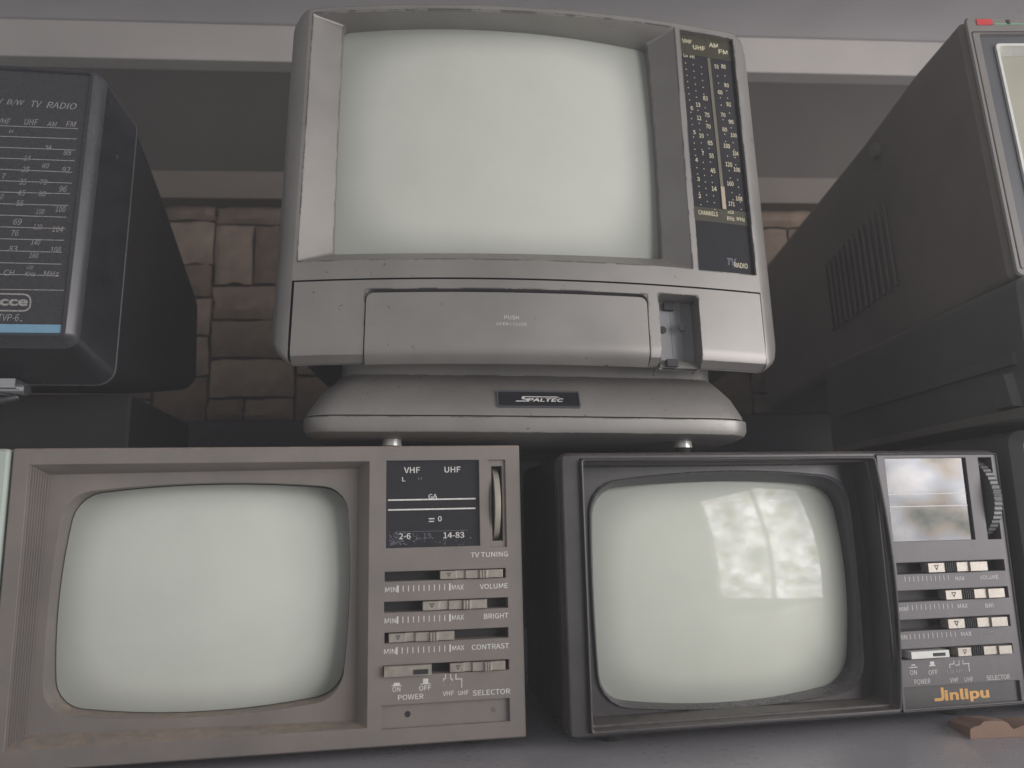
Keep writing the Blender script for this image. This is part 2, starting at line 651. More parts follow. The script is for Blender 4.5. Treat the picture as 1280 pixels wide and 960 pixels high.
beam_d = -0.036
zb1, zb0 = wz(30.5, beam_d), wz(76, beam_d)
z_lip = wz(88, beam_d + 0.035)
z_led1, z_led0 = wz(214, -0.022), wz(248, -0.022)
z_brick1, z_base = wz(254, 0), wz(527, -0.03)
root = WF.m
m_ = MB().box(-0.9, 1.0, -0.72, -0.025, zb1 + 0.001, zb1 + 0.02)
soffit = m_.build('ceiling', M['soffit'], frame=WF, root=Matrix())
structure(soffit)
m_ = MB().box(-0.9, 1.0, beam_d, 0.03, zb0, zb1)
beam = m_.build('beam', M['beam'], frame=WF, root=Matrix())
structure(beam)

wall = thing('brick_wall', 'brown stone brick wall under a dark panel behind the televisions', 'wall', WF.m @ Matrix.Translation((0, 0, SHELF_Z)))
wr = wall.matrix_world.copy()
MB().box(-0.9, 1.0, 0.006, 0.04, SHELF_Z, z_led0 - 0.0003).build('mortar_backing', M['mortar'], wall, WF, wr)
MB().box(-0.9, 1.0, -0.018, 0.03, z_led1 + 0.0005, zb0 - 0.0005).build('upper_panel', M['panel'], wall, WF, wr)
m_ = MB().box(-0.9, 1.0, -0.022, 0.0058, z_led0, z_led1)
m_.build('ledge', M['ledge'], wall, WF, wr)
MB().box(-0.9, 1.0, -0.03, 0.0055, SHELF_Z + 0.0005, z_base).build('shade_board', M['board'], wall, WF, wr)  # dark board added in place of the shaded foot of the wall


def stone_mesh(seed, w_, h_):
    rnd = random.Random(seed)
    nx, nz = 6, 4
    vs, fs = [], []
    for j in range(nz + 1):
        for i in range(nx + 1):
            e = i in (0, nx) or j in (0, nz)
            x = -w_ / 2 + w_ * i / nx + rnd.uniform(-1, 1) * 0.0012
            z = -h_ / 2 + h_ * j / nz + rnd.uniform(-1, 1) * 0.0010
            y = (0.0005 if e else -0.0035) + rnd.uniform(-1, 1) * 0.0016
            vs.append((x, y, z))
    for j in range(nz):
        for i in range(nx):
            a = j * (nx + 1) + i
            fs.append((a, a + 1, a + nx + 2, a + nx + 1))
    o = len(vs)
    ring = [i for i in range(nx + 1)] + [(j + 1) * (nx + 1) - 1 for j in range(1, nz + 1)] + [nz * (nx + 1) + i for i in range(nx - 1, -1, -1)] + [j * (nx + 1) for j in range(nz - 1, 0, -1)]
    vs += [(vs[i][0], 0.0055, vs[i][2]) for i in ring]
    n = len(ring)
    for k in range(n):
        fs.append((ring[k], ring[(k + 1) % n], o + (k + 1) % n, o + k))
    me = bpy.data.meshes.new('brick')
    me.from_pydata(vs, [], fs)
    me.shade_smooth()
    me.set_sharp_from_angle(angle=rad(38))
    return me


# courses read off the strip of wall seen between the sets; the pattern goes on to both sides
c_right = [254, 281, 356, 400, 448, 498, 527]
c_left = [254, 276, 330, 372, 420, 470, 527]
xj = WF.at(266, 350)[0]
xl, xr = WF.at(198, 350)[0], WF.at(372, 350)[0]
wl, wrr = xj - xl, xr - xj
cache = {}
wallinv = wr.inverted()


def lay(xc, w_, pys, k):
    for a in range(len(pys) - 1):
        z1, z0 = wz(pys[a]), wz(pys[a + 1])
        z0 = max(z0, z_base + 0.0005) if a == len(pys) - 2 else z0
        g = 0.0024
        cuts = [(xc, w_)]
        if (k * 3 + a) % 4 == 1:
            t = 0.35 + 0.3 * random.random()
            cuts = [(xc - w_ / 2 + w_ * t / 2, w_ * t), (xc + w_ / 2 - w_ * (1 - t) / 2, w_ * (1 - t))]
        for x, ww in cuts:
            key = (round(ww, 3), round(z1 - z0, 3), random.randrange(2))
            if key not in cache:
                cache[key] = stone_mesh(hash(key) & 0xffff, ww - g, z1 - z0 - g)
                cache[key].materials.append(STONE[len(cache) % 4])
            o = bpy.data.objects.new('brick', cache[key])
            COL.objects.link(o)
            o.parent = wall
            o.location = wallinv @ (WF.m @ Vector((x, random.uniform(-0.0015, 0.001), (z0 + z1) / 2)))


x, k = xj, 0
while x < 0.75:
    ww = (wrr if k % 2 == 0 else wl)
    lay(x + ww / 2, ww, c_right if k % 2 == 0 else c_left, k)
    x += ww; k += 1
x, k = xj, 1
while x > -0.7:
    ww = (wl if k % 2 == 1 else wrr)
    lay(x - ww / 2, ww, c_left if k % 2 == 1 else c_right, k)
    x -= ww; k += 1


# ------------------------------------------------------------------ shared set pieces
def offx(q, d, dz=0.0):
    return [(q[0][0] + d, q[0][1] - dz), (q[1][0] - d, q[1][1] - dz), (q[2][0] - d, q[2][1] + dz), (q[3][0] + d, q[3][1] + dz)]



def feet(parent, fr, rt, xs, ys, z_top, z_bot, r=0.006):
    for x in xs:
        for y in ys:
            MB().cyl((x, y, z_bot), (0, 0, 1), r, z_top - z_bot, 16).build('foot', M['rubber'], parent, fr, rt)


def root_of(fr, dz=0.0):
    return fr.m @ Matrix.Translation((0, 0.05, dz))


# ------------------------------------------------------------------ taupe set, lower left
yawA = 9.574
tlA = Vector((-0.20927, 0.32010, TOP_A))
uA = Vector((math.cos(rad(yawA)), math.sin(rad(yawA)), 0))
HA, WA = 0.12737, 0.215
FA = Frame(tlA + uA * (WA / 2) - Vector((0, 0, HA)), yawA)
hwA = WA / 2
rA = root_of(FA, SHELF_Z - (TOP_A - HA))
TA = thing('portable_television', 'taupe grey portable television with ribbed bezel, pale sliders and an empty nameplate recess', 'television', rA)


def cA(X, Y):      # measured on an enlarged view of the left half of this set
    return (X * 0.4376, 540 + Y * 0.4376)


rec = FA.rect([cA(82, 95), cA(1057, 82), cA(1047, 850), cA(10, 910)])
px0 = FA.at(462.5, 740)[0]
dial = FA.rect([(483.5, 576), (599, 574.6), (599.8, 682.8), (481.6, 684.7)])
whl = FA.rect([(610.6, 575), (632, 574.6), (633, 683.8), (611.6, 683.8)])
s1 = FA.rect([(480.5, 714), (632, 711), (632.4, 723), (481, 726.5)])
s2 = FA.rect([(480, 752), (635, 747), (635, 759.6), (480, 766.5)])
s3 = FA.rect([(480.5, 791), (635, 784), (635.6, 797.5), (480.5, 804)])
s4 = FA.rect([(479, 833), (636, 823), (636.5, 837), (479, 846)])
npl = FA.rect([(477, 882), (637, 873), (637.5, 901), (476, 913)])
panel_top, panel_bot = HA - 0.0007, 0.0007
mb = MB()
mb.plate((px0, hwA - 0.0007, panel_bot, panel_top), [dial, whl, s1, s2, s3, s4, npl], 0.0, [0.0022, 0.010, 0.008, 0.008, 0.008, 0.008, 0.0022])
# frame of the recess: the flat border, then the sloping walls and the floor round the tube
out_q = [(-hwA + 0.0007, panel_top), (px0, panel_top), (px0, panel_bot), (-hwA + 0.0007, panel_bot)]
fl_q = FA.quad([cA(140, 122), cA(1022, 104), cA(1016, 824), cA(72, 866)], 0.010)
op = dict(r=0.0105, bulge=(0.0036, 0.0026, 0.0044, 0.0020))
open_q = FA.quad([cA(188, 178), cA(990, 160), cA(972, 762), cA(122, 806)], 0.010)
mb.loft([loop(out_q, 0, y=0), loop(q_of(rec), 0, y=0), loop(fl_q, 0.0004, y=0.010), loop(open_q, y=0.010, **op)])
sh = [(p[0] * 0.992 + 0.0003, p[1] * 0.992 + 0.0005) for p in open_q]
mb.loft([loop(open_q, y=0.010, **op), loop(open_q, y=0.029, **op)])
mb.build('front_bezel', M['taupe'], TA, FA, rA)
full = [(-hwA, HA), (hwA, HA), (hwA, 0), (-hwA, 0)]
ins = [(-hwA + 0.0007, panel_top), (hwA - 0.0007, panel_top), (hwA - 0.0007, panel_bot), (-hwA + 0.0007, panel_bot)]
bk = [(-hwA + .03, HA - .012), (hwA - .03, HA - .012), (hwA - .03, .008), (-hwA + .03, .008)]
MB().loft([loop(ins, 0, y=0), loop(full, 0.0008, y=0.0009), loop(full, 0.002, y=0.09), loop(bk, 0.006, y=0.155)], cap1=True).build('casing', M['taupe'], TA, FA, rA)
feet(TA, FA, rA, (-hwA + .02, hwA - .02), (0.02, 0.12), 0.0004, SHELF_Z - (TOP_A - HA), 0.007)
scr = loop(open_q, y=0.0248, **op)
ccx = sum(p[0] for p in scr) / len(scr); ccz = sum(p[2] for p in scr) / len(scr)
scr = [(ccx + (p[0] - ccx) * 0.992, p[1], ccz + (p[2] - ccz) * 0.992) for p in scr]
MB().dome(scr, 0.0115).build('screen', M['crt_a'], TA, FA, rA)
# ribs along the left wall of the recess
TLr, BLr = Vector((rec[0], 0, rec[3])), Vector((rec[0], 0, rec[2]))
TLf, BLf = Vector((fl_q[0][0], 0.010, fl_q[0][1])), Vector((fl_q[3][0], 0.010, fl_q[3][1]))
for i in range(8):
    t = (i + 0.5) / 8
    a, b_ = TLr.lerp(TLf, t), BLr.lerp(BLf, t)
    nrm = Vector((0.010, 0, 0)) - Vector((0, (TLf.x - TLr.x), 0))
    nrm = Vector((1, -0.55, 0)).normalized() * 0.0011
    wv = (TLf - TLr).normalized() * 0.00034
    wv.z = 0
    m_ = MB()
    a = a + (b_ - a) * 0.004; b_ = b_ - (b_ - a) * 0.004
    m_.add([a - wv, a + nrm, a + wv, b_ - wv, b_ + nrm, b_ + wv], [(0, 1, 4, 3), (1, 2, 5, 4), (0, 2, 1), (3, 4, 5)])
    m_.build('rib', M['taupe'], TA, FA, rA, angle=20)
# dial window
dz = MB().box(dial[0] - .0002, dial[1] + .0002, 0.0018, 0.0035, dial[2] - .0002, dial[3] + .0002).build('dial_window', M['dial'], TA, FA, rA)
m_ = MB()
D_ = 0.0018
for t, cx, cy, ww, hh in (('VHF', 515, 587.6, 20, 7.2), ('UHF', 565.6, 587, 20, 7.2), ('L', 504.8, 599.2, 4.2, 5), ('GA', 541, 620.4, 11, 6),
                          ('0', 549.8, 648.4, 4.6, 6.6), ('2-6', 506, 670.2, 14.5, 7.4), ('14-83', 567.3, 668.8, 26, 7.4)):
    write(m_, FA, t, cx, cy, ww, hh, depth=D_)
for yy in (624.2, 636.4):
    bar(m_, FA, 485, yy - 0.9, 594.5, yy + 0.9, depth=D_)
bar(m_, FA, 536, 647.6, 543, 649.0, depth=D_); bar(m_, FA, 536, 651.2, 542.6, 652.4, depth=D_)
m_.build('dial_lettering', M['white'], dz, FA, rA)
m_ = MB()
for t, cx, cy, ww, hh in (('13', 534, 669.6, 10, 6.4), ('/', 521, 670, 3, 6)):
    write(m_, FA, t, cx, cy, ww, hh, depth=D_)
mh = MB()
write(mh, FA, 'H', 525, 598.4, 4.5, 4, depth=D_)
mh.build('worn_lettering', M['faint'], dz, FA, rA)
# torn remains of the strip of paper along the foot of the dial
rr = random.Random(3)
for i in range(120):
    cx = 486 + abs(rr.gauss(0, 16)) if i < 80 else rr.uniform(486, 590)
    cy = rr.uniform(665, 681)
    s_ = rr.uniform(0.4, 1.6)
    bar(m_, FA, cx, cy, cx + s_ * 1.7, cy + s_, depth=D_, y=-0.00008)
bar(m_, FA, 496, 663.5, 585, 664.1, depth=D_)
m_.build('worn_lettering', M['faint'], dz, FA, rA)
# tuning wheel, seen edge-on in its slot
MB().box(whl[0] - .0002, whl[1] + .0002, 0.0098, 0.0105, whl[2] - .0002, whl[3] + .0002).build('wheel_slot', M['slot'], TA, FA, rA)
frm = FA.box4(615.2, 582.5, 628.5, 676)
m_ = MB().plate((whl[0] - .0001, whl[1] + .0001, whl[2] - .0001, whl[3] + .0001), [frm], 0.0012, 0.008)
m_.build('wheel_surround', M['taupe'], TA, FA, rA)
wc = FA.box4(616.8, 584, 627, 675)
R_ = (wc[3] - wc[2]) / 2 * 1.12
cy_ = R_ * 0.86
m_ = MB().cyl((wc[0] + .0004, cy_ - .0005, (wc[2] + wc[3]) / 2), (1, 0, 0), R_, wc[1] - wc[0] - .0012, 64)
m_.build('tuning_wheel', M['wheel'], TA, FA, rA)
# sliders
for r_ in (s1, s2, s3, s4):
    MB().box(r_[0] - .0002, r_[1] + .0002, 0.0075, 0.0082, r_[2] - .0002, r_[3] + .0002).build('slider_slot', M['slot'], TA, FA, rA)


def lever(fr, T, rt, slot, a, b_, split, heights, mats, py, mark=0):
    """A lever from pixel a to b_ (x along the slot); split: fractions of the steps."""
    xa, xb = fr.at(a, py)[0], fr.at(b_, py)[0]
    hz = slot[3] - slot[2]
    z0, z1 = slot[2] + hz * 0.09, slot[3] - hz * 0.09
    L_ = xb - xa
    prev = 0.0
    kn = None
    segs = []
    for s_, h in zip(split, heights):
        segs.append((xa + L_ * prev, xa + L_ * s_, h))
        prev = s_
    kn = slider(MB(), segs, z0, z1).build('slider_lever', mats[0], T, fr, rt, angle=15)
    x0, x1, h = segs[mark]
    m2 = MB()
    notch(m2, x0 + (x1 - x0) * 0.55, (z0 + z1) / 2, hz * 0.22, -h - 0.00008)
    m2.build('arrow_mark', M['slot'], kn, fr, rt)
    return kn, segs, z0, z1


for slot, a, b_, py in ((s1, 549.7, 628.4, 718), (s2, 528, 608.7, 756), (s3, 485.6, 568, 797), (s4, 562, 631.6, 833)):
    kn, segs, z0, z1 = lever(FA, TA, rA, slot, a, b_, (0.26, 0.40, 0.615, 0.745, 1.0), (0.0012, 0.0001, 0.0012, 0.0021, 0.0012), (M['knob'],), py)
    x0, x1, h = segs[3]
    m2 = MB()
    for i in range(3):
        xx = x0 + (x1 - x0) * (i + 0.5) / 3
        m2.box(xx - .0003, xx + .0003, -h - .0004, -h + .0003, z0, z1)
    m2.build('grip', M['knob'], kn, FA, rA)
pw = FA.rect([(480, 832.5), (539, 829.5), (539.3, 842.6), (480, 845.6)])
pb = MB().box(pw[0], pw[1], -0.0022, 0.006, pw[2], pw[3]).build('power_button', M['knob'], TA, FA, rA)
pi_ = FA.rect([(516.5, 836), (535, 835), (535, 841), (516.5, 842)])
MB().box(pi_[0], pi_[1], -0.0024, -0.0015, pi_[2], pi_[3]).build('power_indicator', M['slot'], pb, FA, rA)
# print on the control panel
m_ = MB()
for t, cx, cy, ww, hh in (('TV TUNING', 611.6, 693, 46.5, 6.3), ('VOLUME', 617.2, 732.6, 35, 6.4), ('BRIGHT', 620.2, 769.8, 30.5, 6.6), ('CONTRAST', 613, 808, 46.5, 6.6),
                          ('POWER', 513.5, 871, 32, 6.6), ('OFF', 531.3, 859.8, 15, 6.4), ('SELECTOR', 614.4, 865, 47, 6.6), ('ON', 495.4, 861.6, 10, 6.2),
                          ('MIN', 488.6, 737, 14.5, 6.2), ('MAX', 572.2, 734, 15, 6.2), ('MIN', 488, 776, 14.5, 6.2), ('MAX', 572.4, 771.7, 15, 6.2),
                          ('MIN', 487.3, 814.2, 14.5, 6.2), ('MAX', 572.8, 809.8, 15, 6.2), ('VHF', 560.2, 866.6, 14, 5.6), ('UHF', 579.2, 865.8, 13, 5.6)):
    write(m_, FA, t, cx, cy, ww, hh)
for (xa, ya, xb, yb) in ((497.4, 735.6, 562.2, 734.2), (497, 775, 562.4, 772.2), (496, 813.4, 562.6, 810.4)):
    za = FA.at(xa, ya)[1]; zb = FA.at(xb, yb)[1]
    x0, x1 = FA.at(xa, ya)[0], FA.at(xb, yb)[0]
    zc = (za + zb) / 2
    for i in range(11):
        xx = x0 + (x1 - x0) * i / 10
        t = 0.00034 if i in (0, 10) else 0.00018
        hh = 0.00155 if i in (0, 10) else 0.0013
        m_.add([(xx - t, -.00012, zc - hh), (xx + t, -.00012, zc - hh), (xx + t, -.00012, zc + hh), (xx - t, -.00012, zc + hh)], [(0, 1, 2, 3)])
for x0, y0, x1, y1 in ((489.5, 856.4, 502, 857.6), (492, 853.4, 499.5, 856.4), (525.6, 854, 538, 855.2), (528.8, 848.2, 535.2, 854),
                       (556.3, 842.4, 557.3, 848.5), (553.8, 847.8, 557.3, 848.8), (553.8, 848.5, 554.8, 851), (562.8, 842.2, 563.8, 848.6), (562.8, 848.2, 566, 849.2), (565, 848.8, 566, 851.4),
                       (569.2, 842, 570.4, 848.6), (569.2, 848, 577.6, 849.2), (576.6, 848.6, 577.6, 859.4)):
    bar(m_, FA, x0, y0, x1, y1)
m_.build('control_lettering', M['white'], TA, FA, rA)
for t, cx in (('LO', 554), ('HI', 565.4)):
    m_ = MB()
    write(m_, FA, t, cx, 855.8, 6, 3.4)
    m_.build('worn_lettering', M['white_faint'], TA, FA, rA)
npo = MB().box(npl[0] - .0002, npl[1] + .0002, 0.0020, 0.004, npl[2] - .0002, npl[3] + .0002).build('nameplate_recess', M['taupe'], TA, FA, rA)
hx, hz_ = FA.at(509.5, 892.6, 0.002)
MB().cyl((hx, 0.0019, hz_), (0, 1, 0), 0.0013, 0.0006, 16).build('screw_hole', M['slot'], npo, FA, rA)
hx, hz_ = FA.at(617, 887, 0.002)
MB().cyl((hx, 0.00195, hz_), (0, 1, 0), 0.0011, 0.0006, 16).build('glue_spot', M['knob_dim'], npo, FA, rA)

# ------------------------------------------------------------------ charcoal set, lower right
yawC = 10.393
tlC = Vector((0.02038, 0.34620, TOP_C))
uC = Vector((math.cos(rad(yawC)), math.sin(rad(yawC)), 0))
HC, WC = 0.12305, 0.2237
FC = Frame(tlC + uC * (WC / 2) - Vector((0, 0, HC)), yawC)
hwC = WC / 2
hwR = hwC + 0.0045
rC = root_of(FC, SHELF_Z - (TOP_C - HC))
TC = thing('portable_television', 'charcoal portable television with deep screen hood, tuning wheel and gold brand lettering', 'television', rC)


def cC(X, Y):
    return (680 + X * 0.46875, 540 + Y * 0.46875)


rim = FC.rect([cC(105, 80), cC(900, 62), cC(925, 745), cC(120, 800)])
pC0 = rim[1] + 0.0024
pR = FC.rect([(1104, 568), (1240, 566), (1279, 879), (1125, 893)])
dialC = FC.rect([(1106, 574), (1208, 570.5), (1221, 674.5), (1119, 677.5)])
whC = FC.rect([(1224, 570), (1240.5, 573), (1253.5, 674), (1236, 674)])
c1 = FC.rect([(1122, 704), (1257, 699), (1257.6, 713), (1122.6, 718.7)])
c2 = FC.rect([(1122, 739), (1261.5, 733), (1262.5, 747.5), (1123, 753)])
c3 = FC.rect([(1123, 775), (1264, 769), (1265, 783), (1123, 790)])
c4 = FC.rect([(1126, 811.5), (1267.5, 805), (1268, 817.5), (1128, 825)])
nC = FC.rect([(1131, 859), (1277, 852), (1279, 881.5), (1132.5, 888.3)])
x_left = max(pC0, dialC[0] - 0.0006)
dialC = (max(dialC[0], pC0 + .0008), dialC[1], dialC[2], dialC[3])
sl = [(max(r_[0], pC0 + .0008), min(r_[1], whC[1]), r_[2], r_[3]) for r_ in (c1, c2, c3, c4)]
nC = (max(nC[0], pC0 + .0012), min(nC[1], whC[1] + .001), max(nC[2], .0031), nC[3])
pz1, pz0 = HC - 0.0028, 0.0026
dialC = (dialC[0], dialC[1], dialC[2], min(dialC[3], pz1 - .0004))
whC = (whC[0], whC[1], whC[2], min(whC[3], pz1 - .0004))
pxr = whC[1] + 0.0022
MB().plate((pC0, pxr, pz0, pz1), [dialC, whC] + sl + [nC], 0.0008, [0.0022, 0.012] + [0.008] * 4 + [0.0018]).build('control_panel', M['charcoal_panel'], TC, FC, rC)
# casing: rounded shell, a stepped border, the raised rim of the hood, the hood walls, the floor and the ring round the tube
fullC = [(-hwC, HC), (hwR, HC), (hwR, 0), (-hwC, 0)]


def insq(q, d):
    return [(q[0][0] + d, q[0][1] - d), (q[1][0] - d, q[1][1] - d), (q[2][0] - d, q[2][1] + d), (q[3][0] + d, q[3][1] + d)]


bkC = [(-hwC + .035, HC - .014), (hwR - .035, HC - .014), (hwR - .035, .010), (-hwC + .035, .010)]
MB().loft([loop(insq(fullC, .0020), 0.003, y=0.0012), loop(insq(fullC, .0014), 0.0035, y=0.0014), loop(insq(fullC, .0007), 0.005, y=0.0028), loop(insq(fullC, .0007), 0.005, y=0.0048),
           loop(insq(fullC, .0003), 0.0055, y=0.0052), loop(fullC, 0.006, y=0.007), loop(fullC, 0.006, y=0.010)]).build('casing', M['charcoal'], TC, FC, rC)
MB().loft([loop(fullC, 0.006, y=0.010), loop(insq(fullC, .0008), 0.006, y=0.0102), loop(insq(fullC, .0008), 0.006, y=0.09), loop(bkC, 0.012, y=0.16)], cap1=True).build('back_case', M['black_matte'], TC, FC, rC)
# front border between the shell and the hood/panel
bord = insq(fullC, .0020)
xs_m = (rim[1] + pC0) / 2
MB().plate((bord[0][0], bord[1][0], bord[2][1], bord[0][1]), [(rim[0] - .0006, rim[1] + .0006, rim[2] - .0006, rim[3] + .0006), (pC0, pxr, pz0, pz1)], 0.0012, 0.001).build('front_frame', M['charcoal'], TC, FC, rC)
MB().loft([loop(q_of((pC0, pxr, pz0, pz1), 0.0009), 0.0012, y=0.0012), loop(q_of((pC0, pxr, pz0, pz1), 0.0005), 0.001, y=-0.0001), loop(q_of((pC0, pxr, pz0, pz1), 0), 0.0006, y=0.0008)]).build('panel_rim', M['charcoal_gloss'], TC, FC, rC)
rq = q_of(rim)
fl = insq(rq, 0.0022)
bl = dict(bulge=(0.0, 0.0042, 0.0, 0.0))
HD = 0.017
ringo = dict(r=0.013, bulge=(0.0050, 0.0012, 0.0050, 0.0014))
ringq = FC.quad([cC(118, 140), cC(806, 122), cC(858, 680), cC(146, 730)], HD)
ringi = dict(r=0.0115, bulge=(0.0032, 0.0024, 0.0050, 0.0026))
scrq = FC.quad([cC(132, 154), cC(776, 144), cC(820, 668), cC(154, 716)], HD + 0.004)
hood = MB()
hood.loft([loop(q_of(rim, .0006), 0.0016, y=0.0012, **bl), loop(q_of(rim, .0002), 0.0014, y=-0.0014, **bl), loop(insq(rq, .0006), 0.0012, y=-0.0012, **bl),
           loop(insq(rq, .0009), 0.0012, y=0.0035, **bl), loop(insq(rq, .0019), 0.001, y=0.0040, **bl), loop(fl, 0.001, y=HD, **bl), loop(ringq, y=HD, **ringo)])
hood.build('screen_hood', M['charcoal'], TC, FC, rC)
rg2 = [((a[0] + b_[0]) / 2, (a[1] + b_[1]) / 2) for a, b_ in zip(ringq, scrq)]
MB().loft([loop(ringq, y=HD, **ringo), loop(ringq, y=HD - .0012, **ringo), loop([(a[0] * .75 + b_[0] * .25, a[1] * .75 + b_[1] * .25) for a, b_ in zip(ringq, scrq)], y=HD - .0016, **ringo), loop(rg2, y=HD - .0002, **ringo),
           loop(scrq, y=HD + 0.004, **ringi), loop(scrq, y=HD + 0.018, **ringi)]).build('screen_ring', M['charcoal_gloss'], TC, FC, rC, angle=50)
scr = loop(scrq, y=HD + 0.0118, **ringi)
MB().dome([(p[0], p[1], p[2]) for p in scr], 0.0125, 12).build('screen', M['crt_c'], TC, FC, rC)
feet(TC, FC, rC, (-hwC + .025, hwC - .025), (0.02, 0.12), 0.0004, SHELF_Z - (TOP_C - HC), 0.007)
dw = MB().box(dialC[0] - .0002, dialC[1] + .0002, 0.0022, 0.004, dialC[2] - .0002, dialC[3] + .0002).build('dial_window', M['dial_glass'], TC, FC, rC)
for k_ in (0.565, 0.415):
    zz = dialC[2] + (dialC[3] - dialC[2]) * k_
    MB().add([(dialC[0] + .0006, .0021, zz - .0002), (dialC[1] - .0008, .0021, zz - .0002), (dialC[1] - .0008, .0021, zz + .0002), (dialC[0] + .0006, .0021, zz + .0002)], [(0, 1, 2, 3)]).build('dial_line', M['white'], dw, FC, rC)
MB().box(whC[0] - .0002, whC[1] + .0002, 0.0125, 0.0132, whC[2] - .0002, whC[3] + .0002).build('wheel_slot', M['slot'], TC, FC, rC)
zc = (whC[2] + whC[3]) / 2
Rw = (whC[3] - whC[2]) * 0.56
prof = []
for i in range(120):
    a = 2 * math.pi * i / 120
    R2 = Rw * (1.0 if i % 2 else 0.978)
    prof.append((R2 * math.cos(a), R2 * math.sin(a)))
wx0, wx1 = whC[0] + (whC[1] - whC[0]) * 0.30, whC[1] - (whC[1] - whC[0]) * 0.12
m_ = MB().loft([[(x, Rw * 0.93 - 0.0025 + p[0], zc + p[1]) for p in prof] for x in (wx0, wx1)], True, True)
m_.build('tuning_wheel', M['wheel_dark'], TC, FC, rC, angle=12)
for r_ in sl:
    MB().box(r_[0] - .0002, r_[1] + .0002, 0.0080, 0.0088, r_[2] - .0002, r_[3] + .0002).build('slider_slot', M['slot'], TC, FC, rC)
for slot, xs_, py in ((sl[0], (1158, 1178.7, 1194, 1209, 1231), 709), (sl[1], (1180, 1200.3, 1216, 1231.7, 1252.5), 744), (sl[2], (1183, 1204, 1219.7, 1235.8, 1256.3), 780), (sl[3], (1195, 1212, 1227.8, 1245, 1261.6), 814)):
    X = [FC.at(x_, py)[0] for x_ in xs_]
    hz = slot[3] - slot[2]
    z0, z1 = slot[2] + hz * 0.10, slot[3] - hz * 0.10
    kn = slider(MB(), [(X[0], X[1], 0.0012)], z0, z1).build('slider_lever', M['knob'], TC, FC, rC, angle=15)
    m2 = MB()
    notch(m2, (X[0] + X[1]) / 2, (z0 + z1) / 2, hz * 0.24, -0.00128)
    m2.build('arrow_mark', M['slot'], kn, FC, rC)
    m2 = MB()
    m2.box(X[1], X[2], 0.0005, 0.004, z0, z1)
    for i in range(6):
        xx = X[1] + (X[2] - X[1]) * (i + 0.5) / 6
        m2.box(xx - .00022, xx + .00022, -0.0005, 0.0006, z0, z1)
    m2.build('grip', M['charcoal'], kn, FC, rC)
    slider(MB(), [(X[2], X[3], 0.0010), (X[3], X[4], 0.0020)], z0, z1).build('lever_tab', M['knob'], kn, FC, rC, angle=15)
pw = FC.rect([(1135, 813.8), (1182, 811.6), (1182, 820.5), (1135, 822.6)])
pb = MB().box(pw[0], pw[1], -0.0024, 0.006, pw[2], pw[3]).build('power_button', M['trim'], TC, FC, rC)
pi_ = FC.rect([(1162, 815.2), (1177, 814.5), (1177, 818.6), (1162, 819.3)])
MB().box(pi_[0], pi_[1], -0.0026, -0.0015, pi_[2], pi_[3]).build('power_indicator', M['slot'], pb, FC, rC)
m_ = MB()
PY = 0.0008
for t, cx, cy, ww, hh in (('MAX', 1199.7, 723, 11.5, 5), ('VOLUME', 1236, 721.4, 23, 5), ('MIN', 1128.5, 761.4, 9.5, 5), ('MAX', 1203, 757.4, 12.5, 5.4), ('BRI', 1236.5, 756.9, 10, 5),
                          ('MIN', 1128.2, 796.6, 11, 5.2), ('MAX', 1207.5, 792.2, 13, 5.2), ('ON', 1141.6, 840.6, 8.5, 6), ('OFF', 1166.2, 840.2, 11.5, 6), ('POWER', 1152.8, 851.8, 20, 6.4),
                          ('VHF', 1192.5, 850, 11, 5.6), ('UHF', 1210.8, 849, 11, 5.6), ('SELECTOR', 1247.5, 846.5, 29, 6)):
    write(m_, FC, t, cx, cy, ww, hh, depth=PY, bold=0.0)
for xa, xb, yy in ((1131, 1185, 723.3), (1134.5, 1190, 759), (1137.5, 1194, 795)):
    x0, z_ = FC.at(xa, yy + .8, PY); x1 = FC.at(xb, yy - 1, PY)[0]
    for i in range(11):
        xx = x0 + (x1 - x0) * i / 10
        m_.add([(xx - .00014, PY - .00012, z_ - .0012), (xx + .00014, PY - .00012, z_ - .0012), (xx + .00014, PY - .00012, z_ + .0012), (xx - .00014, PY - .00012, z_ + .0012)], [(0, 1, 2, 3)])
for x0, y0, x1, y1 in ((1136.5, 833.6, 1146.5, 834.6), (1139, 830.6, 1143.8, 832), (1161, 831.4, 1169.4, 832.6), (1162.4, 826.8, 1167.6, 831.4), (1186.5, 829.6, 1192.6, 830.5), (1186.5, 830, 1187.4, 835), (1191.8, 825.5, 1192.6, 830),
                       (1194, 830.8, 1199, 831.7), (1198.2, 825.4, 1199, 831), (1203, 829, 1211.5, 830), (1210.6, 829.6, 1211.5, 839.4), (1203, 825, 1203.8, 829.6)):
    bar(m_, FC, x0, y0, x1, y1, depth=PY)
m_.build('control_lettering', M['white'], TC, FC, rC)
for t, cx, cy, ww, hh in (('CONTRAST', 1240.5, 791.4, 30, 5), ('LO HI', 1192.6, 839, 18, 4.4), ('TV', 1216, 681, 6, 4.4)):
    m_ = MB()
    write(m_, FC, t, cx, cy, ww, hh, depth=PY, bold=0.0)
    m_.build('worn_lettering', M['white_faint'], TC, FC, rC)
npC = MB().box(nC[0] - .0002, nC[1] + .0002, 0.0022, 0.004, nC[2] - .0002, nC[3] + .0002).build('nameplate', M['charcoal'], TC, FC, rC)
m_ = MB()
write(m_, FC, 'inlipu', 1208.6, 868.7, 56, 17, depth=0.0022, bold=0.016)
jx, jz = FC.at(1179.2, 875.2, 0.0022)
ju = FC.at(1180.2, 875.2, 0.0022)[0] - jx
jo = [(-2, 13.5), (1.6, 13.5), (1.6, 2.6), (0.6, 0.4), (-1.6, -0.6), (-11, -0.6), (-11, 2.6), (-3.2, 2.6), (-2, 3.6)]
